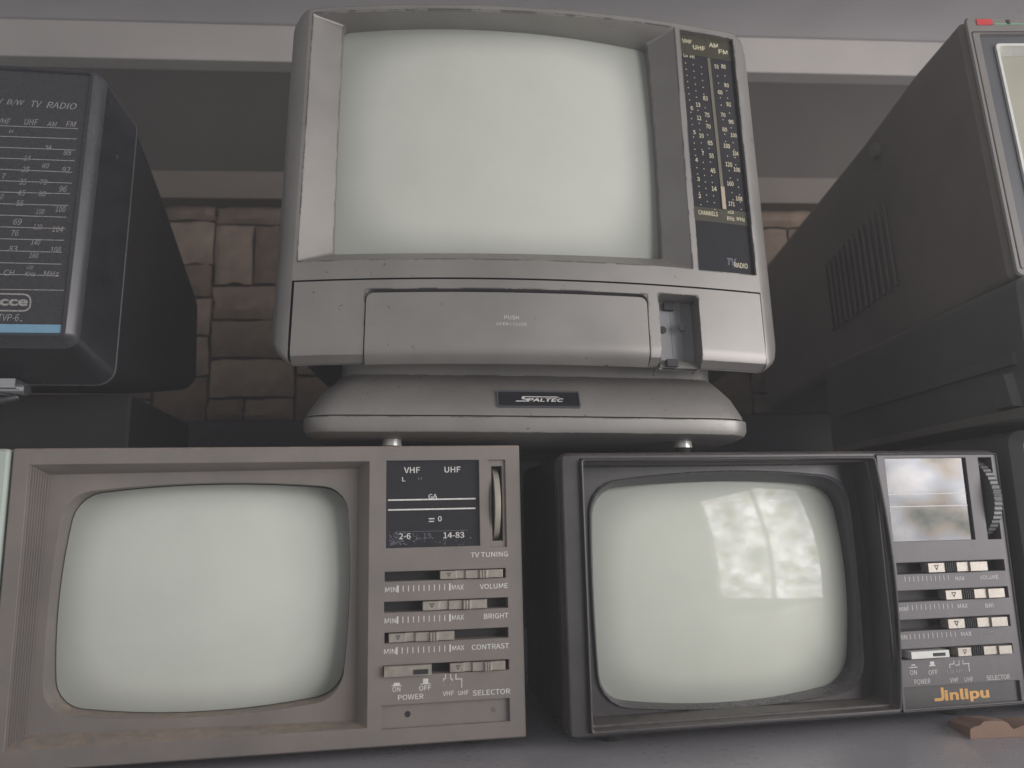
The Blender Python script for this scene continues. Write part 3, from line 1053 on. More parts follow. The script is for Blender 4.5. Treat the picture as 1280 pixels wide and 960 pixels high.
m_.add([(jx + p[0] * ju, 0.0022 - .00012, jz + p[1] * ju) for p in jo], [tuple(range(len(jo)))])
m_.build('brand_lettering', M['gold'], npC, FC, rC)

# ------------------------------------------------------------------ silver set on its swivel base, on top of the two
SAG, HWB = 0.0105, 0.1175
warpB = lambda x: -SAG * (1 - min(1.3, abs(x / HWB)) ** 2)
FBo = Frame((-0.10283, 0.36928, 0.27190), 5.888, 4.758, 1.101)
orgB = FBo.m @ Vector((HWB, 0, -0.147))
FB = Frame(orgB, 5.888, 4.758, 1.101, warpB)       # body front; z = 0 at the seam above the lower panel
# base frame: not tilted
base_px = ray(655, 547)
t_ = 0.366 / base_px.y
FS = Frame(base_px * t_, 5.888, 0.0, 1.101)        # origin: front bottom edge of the base
rB = FS.m @ Matrix.Translation((0, 0.08, -0.006))
TB = thing('silver_television', 'scuffed silver television with radio dial and sliding door on a swivel base', 'television', rB)


def cB(X, Y):
    return (340 + X * 0.59375, Y * 0.59375)


def mk(mb, name, mat, parent=None, **k):
    return mb.build(name, M[mat], parent or TB, FB, rB, warp=True, **k)


xL, xR = FB.at(367, 352)[0], FB.at(947, 352)[0]
xL = (xL + FB.at(384, 40)[0]) / 2
xR = (xR + FB.at(921, 60)[0]) / 2
zT = (FB.at(520, 7)[1] + FB.at(700, 13)[1]) / 2
zS = FB.at(660, 348)[1]          # top of the lower panel
zL = FB.at(640, 432)[1]          # where the lower panel starts to roll under
zB = FB.at(640, 454)[1]
dq = FB.rect([(850, 34), (914, 41), (943, 343), (876, 338)])
rq_ = FB.rect([(391, 17), (842, 33), (867, 334), (372, 329)])
rq_ = (max(rq_[0], xL + .0012), min(rq_[1], dq[0] - .0014), rq_[2], min(rq_[3], zT - .0022))
dq = (dq[0] - .0006, min(dq[1] + .0008, xR - .0012), dq[2], min(dq[3], zT - .0035))
ROLLR = 0.0066


def lower_y(x, z):      # the lower front rolls under towards the base
    if z >= zL:
        return 0.0
    d = min((zL - z) / ROLLR, 0.995)
    return ROLLR * (1 - math.sqrt(1 - d * d))


gap = 0.0006
up = MB()
up.plate((xL, xR, zS, zT), [rq_, dq], 0.0, [0.0, 0.0026], nx=24)
iq = FB.quad([cB(150, 52), cB(790, 92), cB(822, 546), cB(128, 536)], 0.011)
up.loft([loop(q_of(rq_), 0.001, y=0, m=16), loop(insq(q_of(rq_), .0006), 0.001, y=0.0007, m=16), loop(iq, 0.0016, y=0.011, bulge=(.0012, .0006, .0006, .0002), m=16), loop(iq, 0.0016, y=0.021, bulge=(.0012, .0006, .0006, .0002), m=16)])
front = mk(up, 'front_bezel', 'silver')
# groove and lower panel
zG = zS - 0.0009
door = FB.rect([(456, 361.5), (812, 368), (811, 452), (454, 452)])
hole = FB.rect([(826, 368), (875.5, 369), (876.5, 455), (825, 456)])
zB0 = zL - ROLLR * 0.99
low = MB()
lx0, lx1 = xL + 0.0012, xR - 0.0004
low.plate((lx0, lx1, zB0, zG), [(door[0], door[1], zB0 - 1, door[3]), (hole[0], hole[1], zB + .0008, hole[3])], 0.0, [0.004, 0.0125], nx=24, surf=lower_y)


def gusset(mb, cx, cz, sx, sz, r):
    """Fills the corner of a square opening so that it reads as rounded."""
    arc = [(cx + sx * (r - r * math.sin(math.pi / 2 * i / 8)), cz + sz * (r - r * math.cos(math.pi / 2 * i / 8))) for i in range(9)]
    f_ = [(cx, lower_y(cx, cz), cz)] + [(a[0], lower_y(a[0], a[1]), a[1]) for a in arc]
    b0 = [(a[0], lower_y(a[0], a[1]) + .004, a[1]) for a in arc]
    mb.add(f_ + b0, [(0, i, i + 1) for i in range(1, 9)] + [(i, i + 1, i + 10, i + 9) for i in range(1, 9)])


gusset(low, door[0], door[3], 1, -1, 0.0045)
gusset(low, door[1], door[3], -1, -1, 0.0045)
for cx_, sx_ in ((hole[0], 1), (hole[1], -1)):
    gusset(low, cx_, hole[3], sx_, -1, 0.0024)
    gusset(low, cx_, zB + .0008, sx_, 1, 0.0024)
mk(low, 'lower_panel', 'silver')
MB_ = MB().box(lx0 - .0006, lx1 + .0004, 0.0018, 0.003, zG - .001, zS + .0005)
mk(MB_, 'seam_groove', 'slot')
# sliding door, a little lower than its opening
dt = MB()
zD1 = door[3] - 0.0021
dt.plate((door[0] + gap, door[1] - gap, zB0 - .001, zD1), [], -0.0007, nx=24, surf=lower_y)
RD = 0.0036
dx0, dx1 = door[0] + gap, door[1] - gap


def door_top(x):
    d = min(x - dx0, dx1 - x)
    if d >= RD:
        return zD1
    return zD1 - (RD - math.sqrt(max(0.0, RD * RD - (RD - d) ** 2)))


dt = MB()
xs_d = [dx0 + RD * (1 - math.cos(math.pi / 2 * i / 8)) for i in range(9)]
xs_d = xs_d + [dx0 + RD + (dx1 - dx0 - 2 * RD) * i / 20 for i in range(1, 20)] + [dx1 - (x_ - dx0) for x_ in reversed(xs_d)]
zs_d = [i / 16 for i in range(17)]
gv = []
for x_ in xs_d:
    for t in zs_d:
        z_ = zB0 - .001 + (door_top(x_) - zB0 + .001) * (1 - (1 - t) ** 1.3)
        gv.append((x_, -0.0007 + lower_y(x_, z_), z_))
nz_ = len(zs_d)
dt.add(gv, [(i * nz_ + j, (i + 1) * nz_ + j, (i + 1) * nz_ + j + 1, i * nz_ + j + 1) for i in range(len(xs_d) - 1) for j in range(nz_ - 1)])
dr = mk(dt, 'control_door', 'silver')
# returns of the door edges
e = MB()
n_ = 20
pr = [(door[0] + gap + (door[1] - door[0] - 2 * gap) * i / n_) for i in range(n_ + 1)]
nd_ = len(xs_d)
e.add([(x_, -0.0007, door_top(x_)) for x_ in xs_d] + [(x_, 0.003, door_top(x_)) for x_ in xs_d], [(i, i + 1, nd_ + 1 + i, nd_ + i) for i in range(nd_ - 1)])
for x_ in (door[0] + gap, door[1] - gap):
    zz_ = [zD1 - RD - (zD1 - RD - zB0) * i / 10 for i in range(11)]
    e.add([(x_, -0.0007 + lower_y(0, z_), z_) for z_ in zz_] + [(x_, 0.004 + lower_y(0, z_), z_) for z_ in zz_], [(i, i + 1, 12 + i, 11 + i) for i in range(10)])
mk(e, 'door_edge', 'silver', dr)
b2 = MB()
b2.add([(x_, 0.0036, door[3] + .001) for x_ in pr] + [(x_, 0.0036, zD1 - .004) for x_ in pr], [(i, i + 1, n_ + 2 + i, n_ + 1 + i) for i in range(n_)])
mk(b2, 'door_track', 'slot')
m_ = MB()
write(m_, FB, 'PUSH', 639.4, 397.5, 18, 5, y=-.0009, bold=0)
write(m_, FB, 'OPEN / CLOSE', 639.4, 406, 38, 4.6, y=-.0009, bold=0)
mk(m_, 'door_lettering', 'white', dr)
# knob opening: a grey well with two holes, the knob is missing
wl_ = MB().box(hole[0] - .001, hole[1] + .001, 0.012, 0.0135, zB0 + .0003, hole[3] + .001)
well = mk(wl_, 'knob_well', 'silver_dark')
wd = MB()
n_ = 10
pts = []
for i in range(n_ + 1):
    a = math.pi / 2 * i / n_
    pts.append((hole[0] + (hole[1] - hole[0]) * 0.45 + 0.0045 * math.sin(a), 0.012 - 0.004 * (1 - math.cos(a))))
wd.loft([[(p[0], p[1], z) for p in pts + [(pts[-1][0], 0.0122), (pts[0][0], 0.0122)]] for z in (zB0 + .0005, hole[3] + .0005)], True, True)
mk(wd, 'well_rib', 'silver_dark', well)
for cx, cy, r_ in ((829.5, 411, .0020), (850.5, 411, .0022)):
    x_, z_ = FB.at(cx, cy, 0.010)
    mk(MB().cyl((x_, 0.0068 if cx > 840 else 0.0116, z_), (0, 1, 0), r_, 0.0012, 18), 'spindle_hole', 'slot', well)
x_, z_ = FB.at(839.5, 454.5, 0.006)
mk(MB().box(x_ - .0028, x_ + .0028, 0.004, 0.010, z_ - .0018, z_ + .0018), 'latch', 'slot', well)
x_, z_ = FB.at(836, 383, 0.010)
mk(MB().box(x_ - .0026, x_ + .0026, 0.0095, 0.0122, z_ - .002, z_ + .002), 'clip_slot', 'slot', well)
# rounded shell round the front, then the dark back
zb_ = zB0 - 0.0006
rimq = [(xL, zT), (xR, zT), (xR, zb_), (xL, zb_)]
G = 0.0098
sh_loops = [loop(rimq, 0.0035, y=0.0, m=18), loop([(xL - .0012, zT + .0010), (xR + .0012, zT + .0010), (xR + .0012, zb_), (xL - .0012, zb_)], 0.004, y=0.0003, m=18),
            loop([(xL - .0062, zT + .0032), (xR + .0062, zT + .0032), (xR + .0062, zb_ + .0012), (xL - .0062, zb_ + .0012)], 0.009, y=0.0028, m=18),
            loop([(xL - G, zT + .0046), (xR + G, zT + .0046), (xR + G, zb_ + .0042), (xL - G, zb_ + .0042)], 0.012, y=0.008, m=18),
            loop([(xL - G - .0006, zT + .005), (xR + G + .0006, zT + .005), (xR + G + .0006, zb_ + .014), (xL - G - .0006, zb_ + .014)], 0.013, y=0.030, m=18)]
lowfix = []
for lp in sh_loops:
    lowfix.append([(p[0], p[1] + (lower_y(0, max(p[2], zB0)) if p[2] < zL and p[1] < ROLLR else 0), p[2]) for p in lp])
mk(MB().loft(lowfix), 'front_shell', 'silver', angle=45)
bq = [(xL + .035, zT - .03), (xR - .035, zT - .03), (xR - .035, zb_ + .012), (xL + .035, zb_ + .012)]
q5 = [(xL - G + .001, zT + .003), (xR + G - .001, zT + .003), (xR + G - .001, zb_ + .0145), (xL - G + .001, zb_ + .0145)]
q6 = [(xL + .004, zT - .006), (xR - .004, zT - .006), (xR - .004, zb_ + .004), (xL + .004, zb_ + .004)]
mk(MB().loft([loop(q5, 0.010, y=0.0295, m=18), loop(q6, 0.014, y=0.07, m=18), loop(bq, 0.02, y=0.17, m=18)], cap1=True), 'back_shell', 'black_matte')
scl = loop(insq(iq, -.0004), 0.004, (.001, .0008, .001, .0008), 0.0180, 16)
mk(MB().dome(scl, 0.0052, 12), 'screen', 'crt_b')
# the radio dial
nxd = 6
dp = MB().plate((dq[0] - .0001, dq[1] + .0001, dq[2] - .0001, dq[3] + .0001), [], 0.0022, nx=nxd)
dpo = mk(dp, 'dial_panel', 'dial')
for (ya, yb, xa, xb) in ((46, 72.5, 853, 918), (262, 279, 872, 934)):
    r_ = FB.box4(xa, ya, xb, yb, 0.0022)
    x0, x1 = dq[0] + .0003, dq[1] - .0003
    s_ = MB()
    xs_ = [x0 + (x1 - x0) * i / 6 for i in range(7)]
    s_.add([(x_, .00214, r_[3]) for x_ in xs_] + [(x_, .00214, r_[2]) for x_ in xs_], [(i, i + 1, 8 + i, 7 + i) for i in range(6)])
    mk(s_, 'olive_band', 'dial_olive', dpo)
m_ = MB()
num = [('VHF', 858.5, 51.7, 12, 4.8), ('UHF', 873.7, 60, 15, 5.4), ('AM', 891.7, 57, 11, 5.4), ('FM', 903.8, 65.3, 11, 5.4), ('Lo', 857, 69.5, 5, 3.8), ('Hi', 865, 71, 5.4, 3.8),
       ('53', 895.5, 83.3, 5, 5), ('88', 904.2, 83.3, 5.4, 5), ('90', 908, 106.7, 5.6, 5), ('60', 900, 115.5, 5.6, 5), ('92', 910.8, 130.5, 5.6, 5), ('70', 903.8, 143.7, 5.6, 5),
       ('96', 913.8, 152.5, 6, 5), ('80', 905.8, 162, 5.8, 5), ('100', 917, 169.2, 7.4, 5), ('100', 908.4, 182.5, 8, 5.4), ('83', 881.7, 123, 5.8, 5.4), ('13', 872.5, 131, 5.2, 5.4),
       ('6', 864.7, 135.2, 3, 5), ('12', 873.8, 147.5, 5.2, 5.4), ('75', 883.8, 143.8, 5.8, 5.4), ('70', 885.2, 158, 5.8, 5.4), ('5', 867.8, 165.3, 3, 5), ('10', 876.7, 169.7, 5.4, 5.4),
       ('65', 887.6, 178.8, 5.8, 5.4), ('7', 878.5, 191.6, 3, 5.4), ('55', 889.2, 194.8, 5.6, 5.4), ('4', 870.6, 200, 3.2, 5), ('45', 891, 213.5, 6, 5.6), ('3', 873, 223.8, 3.2, 5),
       ('14', 892.6, 236, 6, 5.8), ('2', 874.5, 245, 3.2, 5.2), ('104', 919.4, 192, 7, 5.4), ('120', 911, 205.6, 8, 5.6), ('106', 921, 212.2, 8, 5.2), ('160', 912.8, 229.6, 8, 5.6),
       ('108', 923.8, 248.4, 8, 5.4), ('171', 914.4, 255, 7.6, 5.2), ('CHANNELS', 885.2, 266.6, 24, 5.6), ('x10', 913.2, 265.2, 7.6, 4.2), ('KHz', 913.4, 273.2, 9, 5), ('MHz', 926, 274.2, 10, 4.6),
       ]
for t, cx, cy, ww, hh in num:
    write(m_, FB, t, cx, cy, ww, hh, depth=0.0022, y=-.00012, bold=0.006)
for col_ in (((857, 79), (876, 256), 24), ((866.5, 81), (884, 252), 22), ((876.5, 84), (893.5, 262), 22), ((897, 95), (916, 250), 18), ((906, 95), (926.5, 262), 19)):
    (xa, ya), (xb, yb), n = col_
    for i in range(n):
        t = i / (n - 1)
        cx, cy = xa + (xb - xa) * t, ya + (yb - ya) * t
        if any(abs(cx - q[1]) < q[3] / 2 + 1 and abs(cy - q[2]) < q[4] / 2 + 1.2 for q in num):
            continue
        bar(m_, FB, cx - .55, cy - .55, cx + .55, cy + .55, depth=0.0022)
mk(m_, 'dial_lettering', 'cream', dpo)
m_ = MB()
write(m_, FB, 'RADIO', 926.2, 332, 16.5, 6.4, depth=0.0022, bold=0.006)
mk(m_, 'mode_lettering', 'cream', dpo)
m_ = MB()
write(m_, FB, 'TV', 914.8, 327.4, 12, 9, depth=0.0022, y=-.00010, bold=0.02, shear=0.2)
mk(m_, 'faded_lettering', 'faint', dpo)


def strip(p0, p1, wpx, name, mat, y):
    a = FB.at(*p0, 0.0022); b_ = FB.at(*p1, 0.0022)
    hw = wpx * 0.00019
    s_ = MB().add([(a[0] - hw, y, a[1]), (a[0] + hw, y, a[1]), (b_[0] + hw, y, b_[1]), (b_[0] - hw, y, b_[1]),
                   (a[0] - hw, .0021, a[1]), (a[0] + hw, .0021, a[1]), (b_[0] + hw, .0021, b_[1]), (b_[0] - hw, .0021, b_[1])],
                  [(0, 1, 2, 3), (0, 4, 5, 1), (2, 6, 7, 3), (1, 5, 6, 2), (0, 3, 7, 4)])
    return mk(s_, name, mat, dpo)


strip((885.5, 73), (902.5, 236), 4.6, 'needle_rail', 'rail', 0.0018)
strip((902.6, 234), (905.2, 262), 5.6, 'dial_needle', 'needle', 0.0015)


# swivel base
def plan(hw, yf, yb, r, bow, z, m=16):
    lp = loop([(-hw, yb), (hw, yb), (hw, yf), (-hw, yf)], r, (0, 0, bow, 0), 0, m)
    return [(p[0], p[2], z) for p in lp]


bl_, br_ = FS.at(372, 527)[0], FS.at(946, 527)[0]
bc, bh = (bl_ + br_) / 2, (br_ - bl_) / 2
nl, nr = FS.at(424, 468, 0.022)[0], FS.at(893, 470, 0.022)[0]
nc, nh = (nl + nr) / 2, (nr - nl) / 2
z_l1 = FS.at(655, 521)[1]
z_n0 = FS.at(655, 472, 0.021)[1]
z_n1 = FS.at(655, 457, 0.021)[1] + 0.022


def sh_(lp, dx):
    return [(p[0] + dx, p[1], p[2]) for p in lp]


BW = 0.0035
bs = MB().loft([sh_(plan(bh - .006, .006, .15, .012, .002, 0.0), bc), sh_(plan(bh - .0015, .001, .155, .016, BW, 0.0022), bc), sh_(plan(bh, 0.0, .156, .017, BW, 0.0048), bc), sh_(plan(bh, 0.0, .156, .017, BW, z_l1 - .0006), bc),
                sh_(plan(bh - .0012, .0012, .155, .017, BW, z_l1 - .0002), bc)], cap0=True)
base = bs.build('swivel_base', M['silver'], TB, FS, rB)
bt = MB().loft([sh_(plan(bh - .0009, .0009, .155, .017, BW, z_l1 + .0002), bc), sh_(plan(bh - .0014, .0014, .155, .017, BW, z_l1 + .0022), bc), sh_(plan(bh * .58 + nh * .42, .0068, .15, .016, BW, z_l1 + (z_n0 - z_l1) * .5), bc * .58 + nc * .42), sh_(plan(bh * .22 + nh * .78, .0140, .148, .015, BW, z_l1 + (z_n0 - z_l1) * .82), bc * .28 + nc * .72),
                sh_(plan(nh + .0008, .0205, .145, .014, BW, z_n0), nc), sh_(plan(nh, .0205, .145, .013, BW, z_n0 + .0004), nc), sh_(plan(nh, .0205, .145, .013, BW, z_n1), nc)], cap1=True)
top = bt.build('base_top', M['silver'], base, FS, rB)
# badge on the sloping front of the base
za_, zb2 = FS.at(672, 511, 0.002)[1], FS.at(672, 491, 0.008)[1]
xa_, xb_ = FS.at(620.4, 501, 0.004)[0], FS.at(723.5, 501, 0.004)[0]


def slope_y(x, z):
    t = (z - (z_l1 + .0022)) / (z_l1 + (z_n0 - z_l1) * .5 - (z_l1 + .0022))
    yb = .0014 + (.0068 - .0014) * t
    return yb - BW * (1 - ((x - bc) / bh) ** 2)


tilt_b = math.atan2(slope_y(0, zb2) - slope_y(0, za_), zb2 - za_)
cxb, czb = (xa_ + xb_) / 2, (za_ + zb2) / 2
bm_fr = FS.m @ Matrix.Translation((cxb, slope_y(cxb, czb), czb)) @ Matrix.Rotation(-tilt_b, 4, 'X')


class Raw:
    pass


FBad = Raw(); FBad.m = bm_fr; FBad.warp = lambda x: 0.0
hwb, hhb = (xb_ - xa_) / 2, (zb2 - za_) / 2 / math.cos(tilt_b)
bd = MB().loft([loop(q_of((-hwb, hwb, -hhb, hhb)), .0008, y=0.003), loop(q_of((-hwb, hwb, -hhb, hhb)), .0008, y=-.0008), loop(q_of((-hwb, hwb, -hhb, hhb), -.0006), .0006, y=-.0008), loop(q_of((-hwb, hwb, -hhb, hhb), -.0007), .0006, y=-.0004)])
badge = bd.build('badge', M['slate_frame'], base, FBad, rB)
MB().box(-hwb + .0007, hwb - .0007, -.0004, .002, -hhb + .0007, hhb - .0007).build('badge_plate', M['dial'], badge, FBad, rB)
s0 = 2 * hwb / 103.0
m_ = MB()
vs1, fs1 = text_shape('PALTEC', 0.012, 0.22)
m_.add([(v[0] * 45 * s0 + 8.5 * s0, -.0006, v[1] * 5.4 * s0 - 1.6 * s0) for v in vs1], fs1)
# the long S with its two speed lines
for x0, x1, z0, z1 in ((-29, -12, -4.4, -3.0), (-19, -14.6, -1.4, -.1), (-21, 27, 2.6, 3.9)):
    m_.add([(x0 * s0, -.0006, z0 * s0), (x1 * s0, -.0006, z0 * s0), ((x1 + (0.6 if x1 < 0 else -4)) * s0, -.0006, z1 * s0), ((x0 + 1.6) * s0, -.0006, z1 * s0)], [(0, 1, 2, 3)])
m_.add([(-21.2 * s0, -.0006, -.4 * s0), (-18 * s0, -.0006, -.4 * s0), (-16.8 * s0, -.0006, 2.8 * s0), (-20 * s0, -.0006, 2.8 * s0)], [(0, 1, 2, 3)])
m_.add([(-15.4 * s0, -.0006, -3.4 * s0), (-12.2 * s0, -.0006, -3.4 * s0), (-11.2 * s0, -.0006, -.1 * s0), (-14.6 * s0, -.0006, -.1 * s0)], [(0, 1, 2, 3)])
m_.add([(-18.6 * s0, -.0006, -1.0 * s0), (-11.6 * s0, -.0006, -1.0 * s0), (-11.2 * s0, -.0006, .3 * s0), (-18.2 * s0, -.0006, .3 * s0)], [(0, 1, 2, 3)])
m_.build('brand_lettering', M['white'], badge, FBad, rB)
fsi = FS.inv
for px_, tz in ((490, TOP_A), (853, TOP_C)):
    for yy in (0.014, 0.125):
        x_, _z = FS.at(px_, 551, yy if yy < .05 else 0.014)
        wp = FS.m @ Vector((x_, yy, 0.0))
        zbot = tz - wp.z
        f_ = MB().cyl((x_, yy, -0.0032), (0, 0, 1), 0.0048, 0.0042, 20, 0.0044).build('foot', M['foot'], base, FS, rB)
        MB().cyl((x_, yy, zbot), (0, 0, 1), 0.0038, -0.0031 - zbot, 16).build('rubber_pad', M['rubber'], f_, FS, rB)

# ------------------------------------------------------------------ black set, upper left
FD = Frame((-0.25612, 0.35661, 0.23256), 9.112, 0.76)      # origin: top of the dial panel at the picture's edge
xDl = FD.at(-20, 250)[0] - 0.16                            # the set goes on to the left, out of the picture
fr_r_t = FD.at(129, 92); fr_r_b = FD.at(92, 425)
pn_r_t = FD.at(113, 92); pn_r_b = FD.at(76, 417)
zD_bot = fr_r_b[1]; zD_top = fr_r_t[1]
sm_rt = FD.at(172, 146, 0.022); sm_rb = FD.at(142, 481, 0.022)
bk_rt = FD.at(247, 362, 0.135); bk_rb = FD.at(245, 488, 0.135)
md_rt = FD.at(204, 236, 0.075); md_rb = FD.at(190, 492, 0.075)
z_bottomD = sm_rb[1]
wD_bot = (FD.m @ Vector((sm_rb[0], 0.022, sm_rb[1]))).z
rD = FD.m @ Matrix.Translation((-0.07, 0.06, z_bottomD - (wD_bot - TOP_A)))
TD = thing('black_television', 'black television radio with slate dial and blue stripe, with brand logo', 'television', rD)


def dq_(rt, rb, dl=0.0):
    return [(xDl - dl, rt[1]), rt, rb, (xDl - dl, rb[1])]


fq = dq_(fr_r_t, fr_r_b)
pq = dq_(pn_r_t, (pn_r_b[0], pn_r_b[1] - .0005), -0.09)
mp_ = [(xDl + .09, pn_r_t[1] - .0004), (pn_r_t[0], pn_r_t[1] - .0004), (pn_r_b[0], pn_r_b[1]), (xDl + .09, pn_r_b[1])]
MB().loft([loop([(p[0] + (0.001 if i in (0, 3) else 0), p[1]) for i, p in enumerate(mp_)], .0006, y=0.0012), loop(mp_, .0006, y=0.0), loop([(mp_[0][0] - .08, mp_[0][1] + .0012), (mp_[1][0] + .0022, mp_[1][1] + .0012), (mp_[2][0] + .0024, mp_[2][1] - .0014), (mp_[3][0] - .08, mp_[3][1] - .0014)], .002, y=-0.0012),
           loop(fq, .005, y=0.0012), loop([(p[0] + (.0012 if i in (1, 2) else -.0012), p[1] + (.0012 if i < 2 else -.0035)) for i, p in enumerate(fq)], .007, y=0.004)]).build('front_bezel', M['black_rim'], TD, FD, rD, angle=50)
f2 = [(p[0] + (.0012 if i in (1, 2) else -.0012), p[1] + (.0012 if i < 2 else -.0035)) for i, p in enumerate(fq)]
MB().loft([loop(f2, .007, y=0.004), loop(dq_(sm_rt, sm_rb, .002), .009, y=0.022)]).build('front_casing', M['black'], TD, FD, rD)
MB().loft([loop(dq_(sm_rt, sm_rb, .002), .009, y=0.022), loop(insq(dq_(sm_rt, sm_rb, .002), -.0005), .009, y=0.0222), loop(insq(dq_(sm_rt, sm_rb, .002), -.0005), .009, y=0.0232), loop(insq(dq_(sm_rt, sm_rb, .002), .0006), .009, y=0.0235)]).build('seam_bead', M['black_rim'], TD, FD, rD, angle=60)
MB().loft([loop(insq(dq_(sm_rt, sm_rb, .002), .0006), .009, y=0.0235), loop(dq_(md_rt, md_rb), .01, y=0.075), loop(dq_(bk_rt, bk_rb, -.03), .012, y=0.135), loop(insq(dq_(bk_rt, bk_rb, -.03), .02), .012, y=0.165)], cap1=True).build('back_case', M['black_matte'], TD, FD, rD)
xs0 = mp_[0][0]
dpD = MB().add([(xs0, .001, mp_[0][1]), (mp_[1][0] + .0002, .001, mp_[1][1] + .0002), (mp_[2][0] + .0002, .001, mp_[2][1] - .0002), (xs0, .001, mp_[3][1])], [(0, 1, 2, 3)]).build('dial_panel', M['slate'], TD, FD, rD)
# its tube, out of the picture on the far side
sq = [(xDl + .012, zD_top - .018), (xDl + .084, zD_top - .018), (xDl + .084, zD_bot + .02), (xDl + .012, zD_bot + .02)]
MB().dome(loop(sq, .008, (.002, .002, .002, .002), -.0012), 0.003).build('screen', M['crt_a'], TD, FD, rD)
# blue stripe: follows the foot of the panel
st = FD.quad([(-60, 404.5), (77.2, 406), (76.2, 416.4), (-60, 415.2)], .001)
MB().add([(p[0], .0008, p[1]) for p in st], [(0, 1, 2, 3)]).build('blue_stripe', M['blue'], dpD, FD, rD)
m_ = MB()


def cD1(X, Y):
    return (X * .1875, 80 + Y * .1875)


def cD2(X, Y):
    return (X * .1875, 260 + Y * .1875)


def seg(mb, p0, p1, t=0.5, d=0.001):
    a = FD.at(*p0, d); b_ = FD.at(*p1, d)
    h = t * 0.00037
    mb.add([(a[0], d - .00012, a[1] - h), (b_[0], d - .00012, b_[1] - h), (b_[0], d - .00012, b_[1] + h), (a[0], d - .00012, a[1] + h)], [(0, 1, 2, 3)])


for X0, Y0, X1, Y1, c_ in ((-300, 400, 520, 432, cD1), (-300, 472, 512, 500, cD1), (-300, 545, 505, 574, cD1), (-300, 617, 497, 646, cD1), (-300, 690, 482, 722, cD1), (-300, 768, 480, 795, cD1), (-300, 846, 467, 866, cD1), (-300, 924, 458, 944, cD1),
                           (-300, 38, 443, 62, cD2), (-300, 118, 435, 138, cD2), (-300, 198, 428, 216, cD2), (-300, 276, 412, 296, cD2), (-300, 358, 410, 375, cD2), (-300, 434, 395, 452, cD2), (-300, 538, 428, 549, cD2)):
    seg(m_, c_(X0, Y0), c_(X1, Y1))
for t, X, Y, W_, H_, c_, sh2 in (('B/W', 105, 258, 118, 42, cD1, .25), ('TV', 245, 268, 70, 42, cD1, .25), ('RADIO', 412, 278, 200, 42, cD1, .25), ('V', 3, 252, 36, 42, cD1, .25),
                                 ('VHF', 30, 382, 84, 36, cD1, .2), ('UHF', 210, 388, 92, 40, cD1, .2), ('AM', 348, 401, 66, 30, cD1, .2), ('FM', 475, 402, 66, 38, cD1, .2), ('H', 75, 450, 28, 24, cD1, .2),
                                 ('54', 322, 556, 42, 30, cD1, .2), ('88', 450, 590, 52, 38, cD1, .2), ('14', 182, 628, 44, 34, cD1, .2), ('60', 306, 678, 44, 32, cD1, .2), ('25', 172, 703, 52, 36, cD1, .2), ('92', 440, 706, 56, 38, cD1, .2),
                                 ('7', 28, 748, 26, 34, cD1, .2), ('35', 154, 786, 50, 38, cD1, .2), ('70', 292, 788, 48, 34, cD1, .2), ('96', 420, 834, 54, 38, cD1, .2), ('10', 2, 884, 44, 36, cD1, .2), ('45', 142, 860, 52, 36, cD1, .2), ('80', 282, 866, 48, 34, cD1, .2), ('55', 133, 928, 52, 36, cD1, .2),
                                 ('100', 268, 24, 58, 36, cD2, .2), ('100', 404, 8, 68, 38, cD2, .2), ('69', 118, 92, 56, 40, cD2, .2), ('120', 252, 126, 60, 34, cD2, .2), ('104', 385, 142, 74, 38, cD2, .2), ('76', 102, 168, 50, 40, cD2, .2), ('140', 238, 228, 62, 36, cD2, .2),
                                 ('83', 88, 272, 58, 38, cD2, .2), ('108', 372, 278, 72, 38, cD2, .2), ('160', 226, 316, 60, 36, cD2, .2), ('x10', 200, 396, 46, 24, cD2, .2), ('CH', 62, 432, 72, 38, cD2, .2), ('KHz', 202, 440, 72, 28, cD2, .2), ('MHz', 342, 438, 106, 36, cD2, .2),
                                 ('TVP-6', 58, 730, 140, 46, cD2, .15), ('.', 141, 752, 12, 10, cD2, 0)):
    px_, py_ = c_(X, Y)
    write(m_, FD, t, px_, py_, W_ * .1875, H_ * .1875, depth=.001, bold=0.0 if t not in ('B/W', 'TV', 'RADIO', 'V') else 0.0, shear=sh2)
m_.build('dial_lettering', M['white_faint'], dpD, FD, rD)
# the logo in its rounded frame
m_ = MB()
fo = FD.quad([cD2(-330, 560), cD2(212, 572), cD2(206, 692), cD2(-330, 686)], .001)
fi = insq(fo, .00075)
m_.loft([loop(fo, .0035, y=.00088), loop(fi, .003, y=.00088)])
px_, py_ = cD2(92, 630)
write(m_, FD, 'cce', px_, py_, 190 * .1875, 46 * .1875, depth=.001, bold=0.018)
m_.build('brand_lettering', M['white_faint'], dpD, FD, rD)
# bail: hinge brackets under the front and a bent wire that props the set up, with rear feet
zt_ = z_bottomD
Dinv = FD.inv
for px_ in (12,):
    hxp = FD.at(px_, 482, 0.02)[0]
brx = [hxp, hxp - 0.13]
for x_ in brx:
    MB().box(x_ - .006, x_ + .006, .012, .030, zt_ - .0035, zt_ + .001).cyl((x_ - .008, .020, zt_ - .003), (1, 0, 0), .0032, .016, 14).build('hinge', M['chrome'], TD, FD, rD)


hz0 = zt_ - .003
MB().tube([(brx[1], .020, hz0), (brx[1] - .004, .020, hz0 - .004), (brx[1] + .004, .016, hz0 - .007), (brx[0] - .004, .016, hz0 - .007), (brx[0] + .004, .020, hz0 - .004), (brx[0], .020, hz0)], .0018).build('handle', M['black_rim'], TD, FD, rD)
